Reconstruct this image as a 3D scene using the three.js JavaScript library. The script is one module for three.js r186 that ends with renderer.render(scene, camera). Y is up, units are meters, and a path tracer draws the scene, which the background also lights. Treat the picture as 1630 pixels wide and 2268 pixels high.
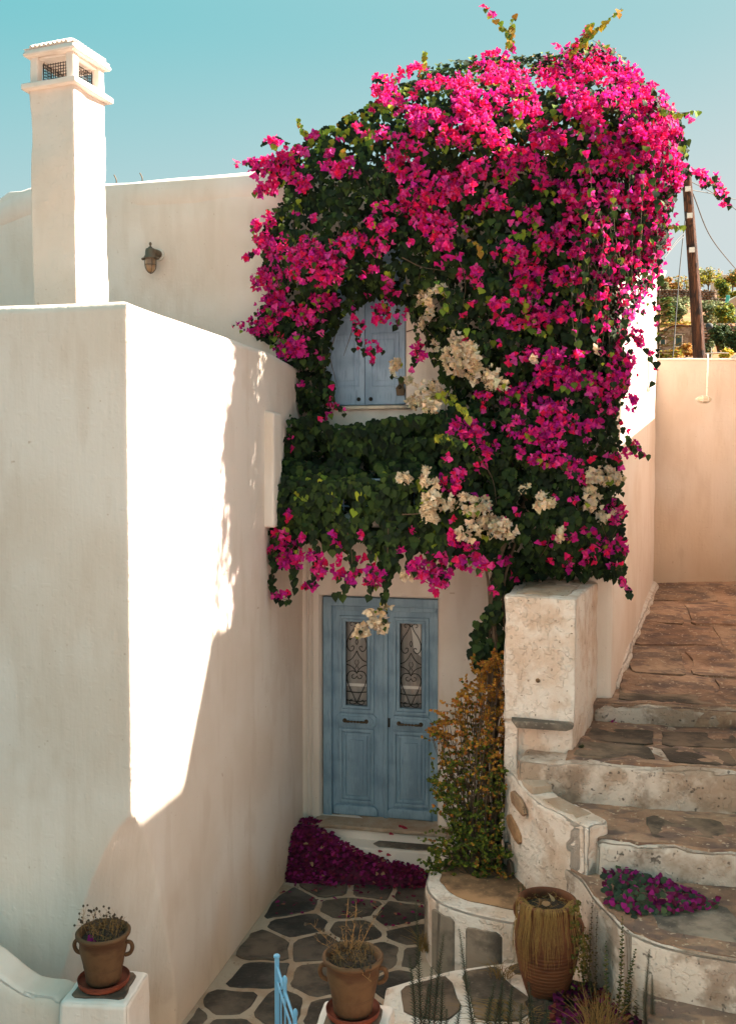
import * as THREE from 'three';
import { mergeGeometries, mergeVertices, toCreasedNormals } from 'three/addons/utils/BufferGeometryUtils.js';
import { ImprovedNoise } from 'three/addons/math/ImprovedNoise.js';

// ---------------------------------------------------------------- camera, sky, sun, exposure
const W = 735, H = 1024;
const scene = new THREE.Scene();
const camera = new THREE.PerspectiveCamera(56.05, W / H, 0.05, 1500);
camera.position.set(1.905, 3.432, 9.17);
camera.rotation.order = 'YXZ';
camera.rotation.set(-2.4 * Math.PI / 180, 12.5 * Math.PI / 180, 0);
const EXPOSURE = 5;
const SUN_DIR = new THREE.Vector3(1, 0.8, -0.46).normalize();
const sunLight = new THREE.DirectionalLight(new THREE.Color().setRGB(1, 0.89, 0.75), 5);
sunLight.position.copy(SUN_DIR).multiplyScalar(60);
sunLight.castShadow = true;
sunLight.shadow.mapSize.set(2048, 2048);
Object.assign(sunLight.shadow.camera, { left: -14, right: 14, top: 14, bottom: -14, near: 1, far: 150 });
sunLight.shadow.radius = 1.6;
scene.add(sunLight);
{ // a clear teal sky, paler towards the horizon and towards the sun
  const w = 256, h = 128, d = new Float32Array(w * h * 4);
  const mix = (a, b, t) => a.map((x, i) => x + (b[i] - x) * t);
  for (let j = 0; j < h; j++) for (let i = 0; i < w; i++) {
    const phi = ((i + 0.5) / w - 0.5) * 2 * Math.PI, el = ((j + 0.5) / h - 0.5) * Math.PI;
    const v = new THREE.Vector3(Math.cos(el) * Math.cos(phi), Math.sin(el), Math.cos(el) * Math.sin(phi));
    const s = Math.acos(Math.min(1, v.dot(SUN_DIR))) * 180 / Math.PI;
    const e = Math.max(0, el) * 180 / Math.PI;
    const f = Math.min(1, Math.max(0, 0.1 + 0.06 * Math.max(0, 24 - e) + 0.012 * (82 - s)));
    let c = mix([0.16, 0.575, 0.63], [0.63, 0.715, 0.72], f);
    const g = Math.exp(-Math.pow(s / 24, 2)) * 1.1;
    c = c.map((x, k) => x + g * [1, 0.93, 0.82][k]);
    if (el < 0) c = [0.3, 0.27, 0.23];
    for (let k = 0; k < 3; k++) d[(j * w + i) * 4 + k] = c[k] / EXPOSURE;
    d[(j * w + i) * 4 + 3] = 1;
  }
  const t = new THREE.DataTexture(d, w, h, THREE.RGBAFormat, THREE.FloatType);
  t.mapping = THREE.EquirectangularReflectionMapping; t.magFilter = t.minFilter = THREE.LinearFilter; t.wrapS = THREE.RepeatWrapping; t.needsUpdate = true;
  scene.background = t; scene.environment = t;
}

// ---------------------------------------------------------------- helpers
let seed = 20240611;
const rnd = () => { seed = (seed + 0x6D2B79F5) | 0; let t = Math.imul(seed ^ (seed >>> 15), 1 | seed); t = (t + Math.imul(t ^ (t >>> 7), 61 | t)) ^ t; return ((t ^ (t >>> 14)) >>> 0) / 4294967296; };
const rr = (a, b) => a + (b - a) * rnd();
const gauss = () => (rnd() + rnd() + rnd() - 1.5) * 0.82;
const V3 = (x, y, z) => new THREE.Vector3(x, y, z);
const perlin = new ImprovedNoise();
const N3 = (x, y, z) => perlin.noise(x + 31.7, y + 11.3, z + 57.1);
const clamp = (x, a = 0, b = 1) => Math.min(b, Math.max(a, x));
const smooth = (a, b, x) => { const t = clamp((x - a) / (b - a)); return t * t * (3 - 2 * t); };
const lerp = (a, b, t) => a + (b - a) * t;
// a picture point (on a 1630 x 2268 grid) carried onto a plane of the place, for reading off where things stand
camera.updateMatrixWorld();
const rayOf = (u, v) => V3((u - 815) / 2130, -(v - 1134) / 2130, -1).applyEuler(camera.rotation);
function on(axis, val, u, v) { const d = rayOf(u, v), c = camera.position; return d.multiplyScalar((val - c[axis]) / d[axis]).add(c); }
const atDepth = (u, v, depth) => rayOf(u, v).multiplyScalar(depth).add(camera.position);

const used = {};
function numbered(name) { const n = used[name] = (used[name] ?? -1) + 1; return n ? name + '_' + String(n).padStart(3, '0') : name; }
function tag(o, label, category, group, kind) { Object.assign(o.userData, label ? { label } : {}, category ? { category } : {}, group ? { group } : {}, kind ? { kind } : {}); return o; }
function thing(name, label, category, pos = [0, 0, 0], turn = 0, group) {
  const o = new THREE.Group(); o.name = numbered(name); o.position.set(...pos); o.rotation.y = turn; scene.add(o); return tag(o, label, category, group);
}
function sub(name, parent, pos = [0, 0, 0]) { const o = new THREE.Group(); o.name = name; o.position.set(...pos); parent.add(o); return o; }
function mesh(name, geo, mat, parent = scene) { const m = new THREE.Mesh(geo, mat); m.name = parent === scene ? numbered(name) : name; m.castShadow = m.receiveShadow = true; parent.add(m); return m; }
function struct(name, geo, mat) { return tag(mesh(name, geo, mat), null, null, null, 'structure'); }
const merge = (list) => mergeGeometries(list.map((g) => { const k = g.index ? g.toNonIndexed() : g; for (const a of Object.keys(k.attributes)) if (!['position', 'normal', 'uv'].includes(a)) k.deleteAttribute(a); return k; }));

// uv in metres from the dominant axis of each normal
function boxUV(g, off = 0) {
  const p = g.attributes.position, n = g.attributes.normal, uv = new Float32Array(p.count * 2);
  for (let i = 0; i < p.count; i++) {
    const ax = Math.abs(n.getX(i)), ay = Math.abs(n.getY(i)), az = Math.abs(n.getZ(i)), x = p.getX(i), y = p.getY(i), z = p.getZ(i);
    const [a, b] = ay > ax && ay > az ? [x, z] : ax > az ? [z + 3.3, y] : [x, y];
    uv[2 * i] = a + off; uv[2 * i + 1] = b + off * 0.7;
  }
  g.setAttribute('uv', new THREE.BufferAttribute(uv, 2)); return g;
}
// normals averaged over coincident points
function weld(g) {
  g.computeVertexNormals();
  const p = g.attributes.position, n = g.attributes.normal, sum = new Map(), keys = [];
  for (let i = 0; i < p.count; i++) {
    const k = Math.round(p.getX(i) * 5e3) + '_' + Math.round(p.getY(i) * 5e3) + '_' + Math.round(p.getZ(i) * 5e3); keys.push(k);
    const s = sum.get(k); if (s) { s.x += n.getX(i); s.y += n.getY(i); s.z += n.getZ(i); } else sum.set(k, V3(n.getX(i), n.getY(i), n.getZ(i)));
  }
  for (const s of sum.values()) s.normalize();
  for (let i = 0; i < p.count; i++) { const s = sum.get(keys[i]); n.setXYZ(i, s.x, s.y, s.z); }
  return g;
}
// a hand-finished plaster block: rounded edges, uneven faces; warp() may bend it
function rbox(x0, y0, z0, x1, y1, z1, { r = 0.04, step = 0.3, wob = 0.006, freq = 1.1, fine = 0, warp } = {}) {
  const lo = [x0, y0, z0], hi = [x1, y1, z1];
  const cuts = [0, 1, 2].map((k) => {
    const L = hi[k] - lo[k], q = Math.min(r, L * 0.49), c = [0, q * 0.3, q * 0.65, q], n = Math.max(1, Math.round((L - 2 * q) / step));
    for (let i = 1; i < n; i++) c.push(q + (L - 2 * q) * i / n);
    c.push(L - q, L - q * 0.65, L - q * 0.3, L); return c.map((t) => lo[k] + t);
  });
  const pos = [], idx = [];
  for (let k = 0; k < 3; k++) for (const side of [0, 1]) {
    const a = (k + 1) % 3, b = (k + 2) % 3, A = cuts[a], B = cuts[b], base = pos.length / 3;
    for (const q of B) for (const p of A) {
      const v = [0, 0, 0]; v[k] = side ? hi[k] : lo[k]; v[a] = p; v[b] = q;
      const c = v.map((t, j) => { const m = Math.min(r, (hi[j] - lo[j]) * 0.49); return clamp(t, lo[j] + m, hi[j] - m); });
      const d = V3(v[0] - c[0], v[1] - c[1], v[2] - c[2]); if (d.length() > 1e-6) d.setLength(Math.min(r, ...[0, 1, 2].filter((j) => Math.abs(v[j] - c[j]) > 1e-6).map((j) => (hi[j] - lo[j]) * 0.49)));
      const o = V3(c[0], c[1], c[2]).add(d), nn = d.length() > 1e-6 ? d.clone().normalize() : V3(0, 0, 0);
      let w = wob * (N3(o.x * freq, o.y * freq, o.z * freq) + 0.5 * N3(o.x * freq * 2.7 + 9, o.y * freq * 2.7, o.z * freq * 2.7));
      if (fine) w += fine * (N3(o.x * 14, o.y * 14, o.z * 14) + 0.6 * N3(o.x * 31, o.y * 31, o.z * 31));
      o.addScaledVector(nn, w * 2); if (warp) warp(o);
      pos.push(o.x, o.y, o.z);
    }
    for (let j = 0; j + 1 < B.length; j++) for (let i = 0; i + 1 < A.length; i++) {
      const p = base + j * A.length + i, q = p + 1, s = p + A.length, t = s + 1;
      if (side) idx.push(p, q, t, p, t, s); else idx.push(p, t, q, p, s, t);
    }
  }
  const g = new THREE.BufferGeometry(); g.setAttribute('position', new THREE.Float32BufferAttribute(pos, 3)); g.setIndex(idx);
  return boxUV(weld(g));
}
// maps the unit footprint (0..1 in x and z) to four corners: back-left, back-right, front-right, front-left
const quad = (bl, br, fr, fl) => (o) => {
  const s = o.x, t = o.z, x = lerp(lerp(bl[0], br[0], s), lerp(fl[0], fr[0], s), t), z = lerp(lerp(bl[1], br[1], s), lerp(fl[1], fr[1], s), t); o.x = x; o.z = z;
};
// an rbox whose footprint is a quadrilateral; radii and steps in metres
function qbox(bl, br, fr, fl, y0, y1, opt = {}) {
  const w = Math.hypot(br[0] - bl[0], br[1] - bl[1]), d = Math.hypot(fl[0] - bl[0], fl[1] - bl[1]), map = quad(bl, br, fr, fl), after = opt.warp;
  return rbox(0, y0, 0, w, y1, d, { ...opt, warp: (o) => { o.x /= w; o.z /= d; map(o); after?.(o); } });
}
// an upright prism over a footprint of [x, z] points
function prism(pts, y0, y1, bevel = 0.01, seg = 2) {
  const s = new THREE.Shape(pts.map(([x, z]) => new THREE.Vector2(x, -z)));
  const g = new THREE.ExtrudeGeometry(s, { depth: y1 - y0 - bevel, bevelEnabled: bevel > 0, bevelSize: bevel, bevelThickness: bevel, bevelOffset: -bevel, bevelSegments: seg, curveSegments: 4 });
  g.rotateX(-Math.PI / 2).translate(0, y0, 0); return boxUV(toCreasedNormals(g, 0.6));
}
// a flat shape in the xy plane pushed out to +z, bevelled at the front
function slab(pts, z0, depth, bevel = 0.005, holes = []) {
  const s = new THREE.Shape(pts.map(([x, y]) => new THREE.Vector2(x, y)));
  for (const h of holes) s.holes.push(new THREE.Path(h.map(([x, y]) => new THREE.Vector2(x, y))));
  const g = new THREE.ExtrudeGeometry(s, { depth: Math.max(0.0005, depth - bevel), bevelEnabled: true, bevelSize: bevel, bevelThickness: bevel, bevelOffset: -bevel, bevelSegments: 2 });
  return boxUV(toCreasedNormals(g.translate(0, 0, z0), 0.5));
}
const rect = (x0, y0, x1, y1) => [[x0, y0], [x1, y0], [x1, y1], [x0, y1]];
const box = (x0, y0, z0, x1, y1, z1) => { const g = new THREE.BoxGeometry(x1 - x0, y1 - y0, z1 - z0); g.translate((x0 + x1) / 2, (y0 + y1) / 2, (z0 + z1) / 2); return boxUV(g); };
function tube(pts, r, seg = 0, sides = 6, closed = false) { const c = new THREE.CatmullRomCurve3(pts.map((p) => p.isVector3 ? p : V3(...p)), closed); return new THREE.TubeGeometry(c, seg || pts.length * 4, r, sides, closed); }
function taper(pts, r0, r1, sides = 6, seg = 0) { // a tube that thins towards its end
  const c = new THREE.CatmullRomCurve3(pts.map((p) => p.isVector3 ? p : V3(...p))), n = seg || pts.length * 3, g = new THREE.TubeGeometry(c, n, 1, sides, false), p = g.attributes.position;
  for (let i = 0; i <= n; i++) { const q = c.getPointAt(i / n), r = lerp(r0, r1, i / n); for (let j = 0; j <= sides; j++) { const k = i * (sides + 1) + j; p.setXYZ(k, q.x + (p.getX(k) - q.x) * r, q.y + (p.getY(k) - q.y) * r, q.z + (p.getZ(k) - q.z) * r); } }
  g.computeVertexNormals(); return g;
}
const cyl = (x, y, z, r0, r1, h, n = 12) => { const g = new THREE.CylinderGeometry(r1, r0, h, n); g.translate(x, y + h / 2, z); return g; };
const ball = (x, y, z, r, sx = 1, sy = 1, sz = 1, n = 12) => { const g = new THREE.SphereGeometry(r, n, Math.max(6, n * 0.7 | 0)); g.scale(sx, sy, sz).translate(x, y, z); return g; };
const lathe = (pts, n = 40) => new THREE.LatheGeometry(pts.map(([r, y]) => new THREE.Vector2(r, y)), n);

// rain-splashed dirt, or bounce glow painted on the far wall: uneven vertex-colour band
function splashOrGlow(g, base, height, colour, strength = 0.6) {
  const p = g.attributes.position, c = new Float32Array(p.count * 3);
  for (let i = 0; i < p.count; i++) { const x = p.getX(i), y = p.getY(i), z = p.getZ(i), b = typeof base === 'function' ? base(x, z) : base, k = strength * smooth(height, 0, y - b + height * 0.5 * N3(x * 2.3, y * 1.2, z * 2.3)); for (let j = 0; j < 3; j++) c[i * 3 + j] = lerp(1, colour[j], k); }
  g.setAttribute('color', new THREE.BufferAttribute(c, 3)); return g;
}
// ---------------------------------------------------------------- computed textures
const hash = (i, j, s) => { let h = Math.imul(i, 374761393) ^ Math.imul(j, 668265263) ^ Math.imul(s, 2147483629); h = Math.imul(h ^ (h >>> 13), 1274126177); return ((h ^ (h >>> 16)) >>> 0) / 4294967296; };
function vnoise(x, y, per, s) {
  const i = Math.floor(x), j = Math.floor(y), f = x - i, g = y - j, a = f * f * (3 - 2 * f), b = g * g * (3 - 2 * g);
  const m = (k) => ((k % per) + per) % per, p = m(i), q = m(i + 1), r = m(j), t = m(j + 1);
  return lerp(lerp(hash(p, r, s), hash(q, r, s), a), lerp(hash(p, t, s), hash(q, t, s), a), b);
}
function fbm(u, v, per, oct, s, gain = 0.5) { let sum = 0, amp = 1, tot = 0; for (let o = 0; o < oct; o++) { sum += amp * vnoise(u * per, v * per, per, s + o); tot += amp; amp *= gain; per *= 2; } return sum / tot; }
// stretched noise with its own period each way, so that it still tiles
function fbmXY(u, v, pu, pv, oct, s, gain = 0.5) { let sum = 0, amp = 1, tot = 0; for (let o = 0; o < oct; o++) { const x = u * pu, y = v * pv, i = Math.floor(x), j = Math.floor(y), f = x - i, g = y - j, a = f * f * (3 - 2 * f), b = g * g * (3 - 2 * g); sum += amp * lerp(lerp(hash(i % pu, j % pv, s + o), hash((i + 1) % pu, j % pv, s + o), a), lerp(hash(i % pu, (j + 1) % pv, s + o), hash((i + 1) % pu, (j + 1) % pv, s + o), a), b); tot += amp; amp *= gain; pu *= 2; pv *= 2; } return sum / tot; }
function texture(size, metres, fn, srgb) {
  const d = new Uint8Array(size * size * 4);
  for (let j = 0; j < size; j++) for (let i = 0; i < size; i++) { const c = fn(i / size, j / size), k = (j * size + i) * 4; for (let m = 0; m < 3; m++) d[k + m] = clamp(Array.isArray(c) ? c[m] : c) * 255; d[k + 3] = 255; }
  const t = new THREE.DataTexture(d, size, size, THREE.RGBAFormat); t.wrapS = t.wrapT = THREE.RepeatWrapping; t.magFilter = t.minFilter = THREE.LinearFilter; t.repeat.set(1 / metres, 1 / metres);
  if (srgb) t.colorSpace = THREE.SRGBColorSpace; t.needsUpdate = true; return t;
}
const mix3 = (a, b, t) => [lerp(a[0], b[0], t), lerp(a[1], b[1], t), lerp(a[2], b[2], t)];
const worn = (t, a, b) => smooth(a, b, t);
const plasterBump = texture(1024, 1.6, (u, v) => 0.5 * fbm(u, v, 6, 4, 1) + 0.16 * fbm(u, v, 64, 3, 5, 0.6) + 0.22 * fbmXY(u, v, 64, 8, 3, 15, 0.6) + 0.12 * smooth(0.7, 0.85, fbm(u, v, 40, 2, 9)));
const plasterTint = texture(1024, 3.7, (u, v) => { // whitewash: cloudy, with faint vertical washes and specks
  const a = fbm(u, v, 4, 5, 21), b = fbmXY(u, v, 32, 8, 3, 33), c = fbm(u, v, 90, 2, 41);
  let k = mix3([0.975, 0.96, 0.94], [0.935, 0.9, 0.86], smooth(0.35, 0.75, a)); k = mix3(k, [0.86, 0.8, 0.74], 0.22 * smooth(0.5, 0.8, b)); k = mix3(k, [0.8, 0.71, 0.62], 0.14 * smooth(0.62, 0.8, fbm(u, v, 8, 4, 61)));
  return mix3(k, [0.7, 0.58, 0.48], 0.45 * smooth(0.9, 0.97, c));
}, true);
const roughBump = texture(1024, 0.9, (u, v) => 0.5 * fbm(u, v, 6, 4, 101) + 0.35 * fbm(u, v, 28, 4, 107, 0.65) + 0.3 * smooth(0.6, 0.72, fbm(u, v, 24, 3, 113)));
const roughTint = texture(1024, 1.9, (u, v) => { // old limewash: thin, flaking, with brown and grey showing through
  const a = fbm(u, v, 5, 6, 121, 0.6), b = fbm(u, v, 12, 5, 131, 0.6), c = fbm(u, v, 60, 3, 141);
  let k = mix3([0.94, 0.915, 0.885], [0.87, 0.79, 0.72], smooth(0.4, 0.7, a)); k = mix3(k, [0.76, 0.65, 0.56], 0.45 * smooth(0.55, 0.8, b));
  return mix3(k, [0.4, 0.32, 0.26], 0.6 * smooth(0.8, 0.88, c));
}, true);
const stepTint = texture(1024, 2.3, (u, v) => { // trodden treads: earth brown over grey stone, pale grout and mossy dark patches
  const a = fbm(u, v, 5, 6, 151, 0.62), b = fbm(u, v, 9, 5, 161, 0.6), c = fbm(u, v, 70, 3, 171), d = fbmXY(u, v, 12, 24, 4, 181);
  let k = mix3([0.58, 0.46, 0.38], [0.74, 0.62, 0.53], smooth(0.25, 0.8, a)); k = mix3(k, [0.36, 0.29, 0.27], 0.5 * smooth(0.48, 0.76, b)); k = mix3(k, [0.36, 0.31, 0.32], 0.5 * smooth(0.5, 0.7, d));
  return mix3(k, [0.8, 0.74, 0.66], 0.75 * smooth(0.7, 0.8, c));
}, true);
const riserTint = texture(1024, 1.7, (u, v) => { // risers: whitewash that has mostly come off, lichen
  const a = fbm(u, v, 5, 6, 191, 0.62), b = fbm(u, v, 10, 5, 196, 0.62), c = fbm(u, v, 50, 3, 199);
  let k = mix3([0.86, 0.82, 0.78], [0.7, 0.62, 0.55], smooth(0.34, 0.6, a)); k = mix3(k, [0.52, 0.45, 0.39], 0.6 * smooth(0.5, 0.76, b));
  return mix3(k, [0.27, 0.24, 0.22], 0.6 * smooth(0.72, 0.84, c));
}, true);
const stoneTint = texture(512, 1.1, (u, v) => { const a = fbm(u, v, 4, 6, 201, 0.6), b = fbm(u, v, 60, 2, 211); return mix3(mix3([0.55, 0.53, 0.51], [1, 0.95, 0.9], smooth(0.3, 0.7, a)), [1, 0.98, 0.95], 0.5 * smooth(0.72, 0.85, b)); }, true);
const stoneBump = texture(512, 0.8, (u, v) => 0.6 * fbm(u, v, 5, 5, 221) + 0.4 * fbm(u, v * 2, 20, 3, 231));
const clayTint = texture(512, 0.5, (u, v) => { const a = fbm(u, v, 4, 5, 241), b = fbm(u, v, 40, 2, 251); return mix3(mix3([0.8, 0.72, 0.66], [1, 1, 1], smooth(0.3, 0.7, a)), [1, 0.95, 0.88], 0.4 * smooth(0.7, 0.8, b)); }, true);
const woodBump = texture(512, 0.6, (u, v) => fbmXY(u, v, 64, 8, 3, 261));
const paintTint = texture(512, 0.9, (u, v) => { const a = fbm(u, v, 5, 5, 271), b = fbmXY(u, v, 80, 8, 3, 277); return mix3(mix3([0.86, 0.88, 0.9], [1, 1, 1], smooth(0.3, 0.65, a)), [0.78, 0.8, 0.84], 0.5 * smooth(0.55, 0.75, b)); }, true);
const postTint = texture(512, 1, (u, v) => { const a = fbmXY(u, v, 64, 3, 4, 281), b = fbm(u, v, 6, 4, 291); return mix3(mix3([0.3, 0.19, 0.13], [0.62, 0.42, 0.3], smooth(0.4, 0.65, a)), [0.16, 0.1, 0.08], 0.8 * smooth(0.5, 0.7, b)); }, true);

const lin = (r, g, b) => new THREE.Color().setRGB(r, g, b);
const std = (o) => new THREE.MeshStandardMaterial({ roughness: 0.9, ...o });
const M = {
  plaster: std({ color: lin(0.97, 0.875, 0.83), map: plasterTint, bumpMap: plasterBump, bumpScale: 0.009, roughness: 0.92 }),
  chimney: std({ color: lin(0.9, 0.8, 0.75), map: plasterTint, bumpMap: roughBump, bumpScale: 0.005, roughness: 0.95 }),
  dirty: std({ color: lin(0.97, 0.875, 0.83), map: plasterTint, bumpMap: plasterBump, bumpScale: 0.009, roughness: 0.92, vertexColors: true }),
  rough: std({ color: lin(0.97, 0.9, 0.87), map: roughTint, bumpMap: roughBump, bumpScale: 0.024, roughness: 0.95 }),
  tread: std({ color: lin(1, 0.92, 0.86), map: stepTint, bumpMap: roughBump, bumpScale: 0.014, roughness: 0.95 }),
  treadPale: std({ color: lin(1, 0.97, 0.92), map: stepTint, bumpMap: roughBump, bumpScale: 0.014, roughness: 0.95 }),
  riser: std({ color: lin(0.97, 0.9, 0.87), map: riserTint, bumpMap: roughBump, bumpScale: 0.018, roughness: 0.95 }),
  joint: std({ color: lin(0.6, 0.49, 0.4), map: roughTint, bumpMap: roughBump, bumpScale: 0.01 }),
  marble: std({ color: lin(0.85, 0.77, 0.68), map: stoneTint, bumpMap: stoneBump, bumpScale: 0.002, roughness: 0.6 }),
  slate: [0, 1, 2, 3].map((k) => std({ color: lin(...[[0.14, 0.115, 0.098], [0.115, 0.103, 0.096], [0.165, 0.132, 0.108], [0.13, 0.107, 0.088]][k]), map: stoneTint, bumpMap: stoneBump, bumpScale: 0.012, roughness: 0.72 })),
  paleStone: std({ color: lin(0.6, 0.5, 0.42), map: roughTint, bumpMap: roughBump, bumpScale: 0.012 }),
  ledge: std({ color: lin(0.46, 0.41, 0.36), map: stoneTint, bumpMap: roughBump, bumpScale: 0.01 }),
  greyStone: [0, 1].map((k) => std({ color: lin(...[[0.3, 0.27, 0.24], [0.36, 0.31, 0.27]][k]), map: stoneTint, bumpMap: stoneBump, bumpScale: 0.008 })),
  ochreStone: [0, 1].map((k) => std({ color: lin(...[[0.5, 0.31, 0.18], [0.46, 0.33, 0.23]][k]), map: stoneTint, bumpMap: stoneBump, bumpScale: 0.008 })),
  brownStone: [0, 1].map((k) => std({ color: lin(...[[0.2, 0.145, 0.11], [0.26, 0.2, 0.155]][k]), map: stoneTint, bumpMap: roughBump, bumpScale: 0.01 })),
  blue: std({ color: lin(0.29, 0.42, 0.53), map: paintTint, bumpMap: woodBump, bumpScale: 0.0012, roughness: 0.55 }),
  blueLight: std({ color: lin(0.36, 0.49, 0.65), map: paintTint, bumpMap: woodBump, bumpScale: 0.0012, roughness: 0.6 }),
  gateBlue: std({ color: lin(0.22, 0.5, 0.75), roughness: 0.45 }),
  iron: std({ color: lin(0.02, 0.018, 0.017), roughness: 0.55, metalness: 0.4 }),
  bronze: std({ color: lin(0.1, 0.07, 0.045), roughness: 0.5, metalness: 0.8 }),
  brass: std({ color: lin(0.17, 0.125, 0.085), roughness: 0.5, metalness: 0.7 }),
  glass: new THREE.MeshPhysicalMaterial({ color: 0xffffff, transmission: 1, thickness: 0, roughness: 0.05, ior: 1.5 }),
  amber: new THREE.MeshPhysicalMaterial({ color: lin(0.85, 0.62, 0.42), transmission: 0.75, thickness: 0, roughness: 0.35, ior: 1.5 }),
  lace: std({ color: lin(0.42, 0.37, 0.34), side: THREE.DoubleSide }),
  laceWhite: std({ color: lin(0.85, 0.8, 0.75), side: THREE.DoubleSide }),
  dark: std({ color: lin(0.03, 0.028, 0.026) }),
  clay: std({ color: lin(0.27, 0.11, 0.045), map: clayTint, bumpMap: stoneBump, bumpScale: 0.002, roughness: 0.8 }),
  clayTan: std({ color: lin(0.15, 0.072, 0.028), map: clayTint, bumpMap: stoneBump, bumpScale: 0.002, roughness: 0.8 }),
  clayRed: std({ color: lin(0.25, 0.05, 0.02), map: clayTint, roughness: 0.7 }),
  jar: std({ color: lin(0.165, 0.055, 0.018), map: clayTint, bumpMap: stoneBump, bumpScale: 0.003, roughness: 0.75 }),
  soil: std({ color: lin(0.055, 0.036, 0.024), bumpMap: roughBump, bumpScale: 0.03, roughness: 1 }),
  earth: std({ color: lin(0.3, 0.2, 0.12), map: stepTint, bumpMap: roughBump, bumpScale: 0.02 }),
  facade: std({ color: lin(0.5, 0.42, 0.36), map: plasterTint, bumpMap: plasterBump, bumpScale: 0.009 }),
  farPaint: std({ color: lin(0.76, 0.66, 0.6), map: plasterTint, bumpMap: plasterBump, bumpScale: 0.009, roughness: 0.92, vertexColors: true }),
  street: std({ color: lin(0.26, 0.18, 0.11), map: stepTint, bumpMap: roughBump, bumpScale: 0.01 }),
  cream: std({ color: lin(0.62, 0.5, 0.36), roughness: 0.5 }),
  conduit: std({ color: lin(0.75, 0.68, 0.6), roughness: 0.6 }),
  wood: std({ color: lin(0.5, 0.4, 0.33), map: postTint, bumpMap: woodBump, bumpScale: 0.01 }),
  cable: std({ color: lin(0.05, 0.05, 0.05), roughness: 0.7 }),
  bark: std({ color: lin(0.14, 0.09, 0.055), bumpMap: woodBump, bumpScale: 0.01 }),
  straw: std({ color: lin(0.3, 0.17, 0.05), roughness: 1 }),
  dryStem: std({ color: lin(0.38, 0.2, 0.07), roughness: 1 }),
  mesh: std({ color: lin(0.05, 0.04, 0.035), roughness: 0.8 }),
};
const leafMat = (c, t = 0.3) => new THREE.MeshPhysicalMaterial({ color: lin(...c), roughness: 0.85, transmission: t, thickness: 0, specularIntensity: 0.35, side: THREE.DoubleSide });

// ---------------------------------------------------------------- ground
const GROUND = -0.43;
struct('ground', prism([[-300, 60], [300, 60], [300, -40], [-300, -40]], -1.2, -0.55, 0), M.street);
struct('street', prism([[-14, 14], [6, 14], [6, 4.45], [-14, 4.45]], -0.55, -0.46, 0), M.street);
const paving = struct('courtyard_paving', rbox(-0.8, -0.9, -0.15, 2.4, GROUND, 5.2, { r: 0.02, step: 0.2, wob: 0.004 }), M.joint);

// the house front, the planter outline and the rest are shared by several builders
const XL = -0.793, NEAR = 3.73, ROOF = 6.38;
const planterOutline = new THREE.CatmullRomCurve3([V3(0.71, 0, 1.0), V3(0.70, 0, 1.45), V3(0.74, 0, 1.78), V3(0.88, 0, 2.0), V3(1.12, 0, 2.13), V3(1.4, 0, 2.2), V3(1.62, 0, 2.22)]);

{ // flagstones: cells of an uneven grid, clipped to each other, shrunk for the joint and rounded
  const cells = [], step = [0.5, 0.4];
  for (let j = -1; j < 14; j++) for (let i = -1; i < 6; i++) {
    const x = -0.62 + (i + (j % 2 ? 0.42 : 0)) * step[0] + rr(-0.14, 0.14), z = 0.25 + j * step[1] + rr(-0.12, 0.12);
    cells.push([x, z]);
  }
  const clip = (poly, px, pz, nx, nz) => { // keep the side where (p - q).n <= 0
    const out = []; for (let i = 0; i < poly.length; i++) {
      const a = poly[i], b = poly[(i + 1) % poly.length], da = (a[0] - px) * nx + (a[1] - pz) * nz, db = (b[0] - px) * nx + (b[1] - pz) * nz;
      if (da <= 0) out.push(a); if (da * db < 0) { const t = da / (da - db); out.push([lerp(a[0], b[0], t), lerp(a[1], b[1], t)]); }
    } return out;
  };
  for (const [cx, cz] of cells) {
    if (cx < -0.85 || cx > 0.95 || cz < 0.2 || cz > 5) continue;
    let poly = rect(-0.755, 0.42, cz < 2.3 ? 0.68 : 1.0, 5.1);
    for (const [ox, oz] of cells) {
      if (ox === cx && oz === cz) continue;
      const dx = ox - cx, dz = oz - cz, L = Math.hypot(dx, dz); if (L > 1.4) continue;
      const gap = 0.018 + 0.016 * hash(Math.round((cx + ox) * 50), Math.round((cz + oz) * 50), 3);
      poly = clip(poly, cx + dx / 2 - dx / L * gap, cz + dz / 2 - dz / L * gap, dx / L, dz / L);
      if (poly.length < 3) break;
    }
    if (poly.length < 3) continue;
    let area = 0; poly.forEach((p, i) => { const q = poly[(i + 1) % poly.length]; area += p[0] * q[1] - q[0] * p[1]; });
    if (Math.abs(area) / 2 < 0.012) continue;
    { const o = []; poly.forEach((p, i) => { const q = poly[(i + 1) % poly.length]; for (const t of [0.12, 0.37, 0.63, 0.88]) o.push([lerp(p[0], q[0], t), lerp(p[1], q[1], t)]); }); poly = o; }
    poly = poly.map(([x, z]) => [x + 0.02 * N3(x * 9, 0, z * 9), z + 0.02 * N3(x * 9, 5, z * 9)]);
    if (area > 0) poly.reverse();
    const m = mesh('stone', prism(poly, GROUND - 0.02, GROUND + rr(0.006, 0.014), 0.006, 1), M.slate[Math.floor(rnd() * 4)], paving); m.rotation.set(rr(-0.003, 0.003), 0, rr(-0.003, 0.003));
  }
}

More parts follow.
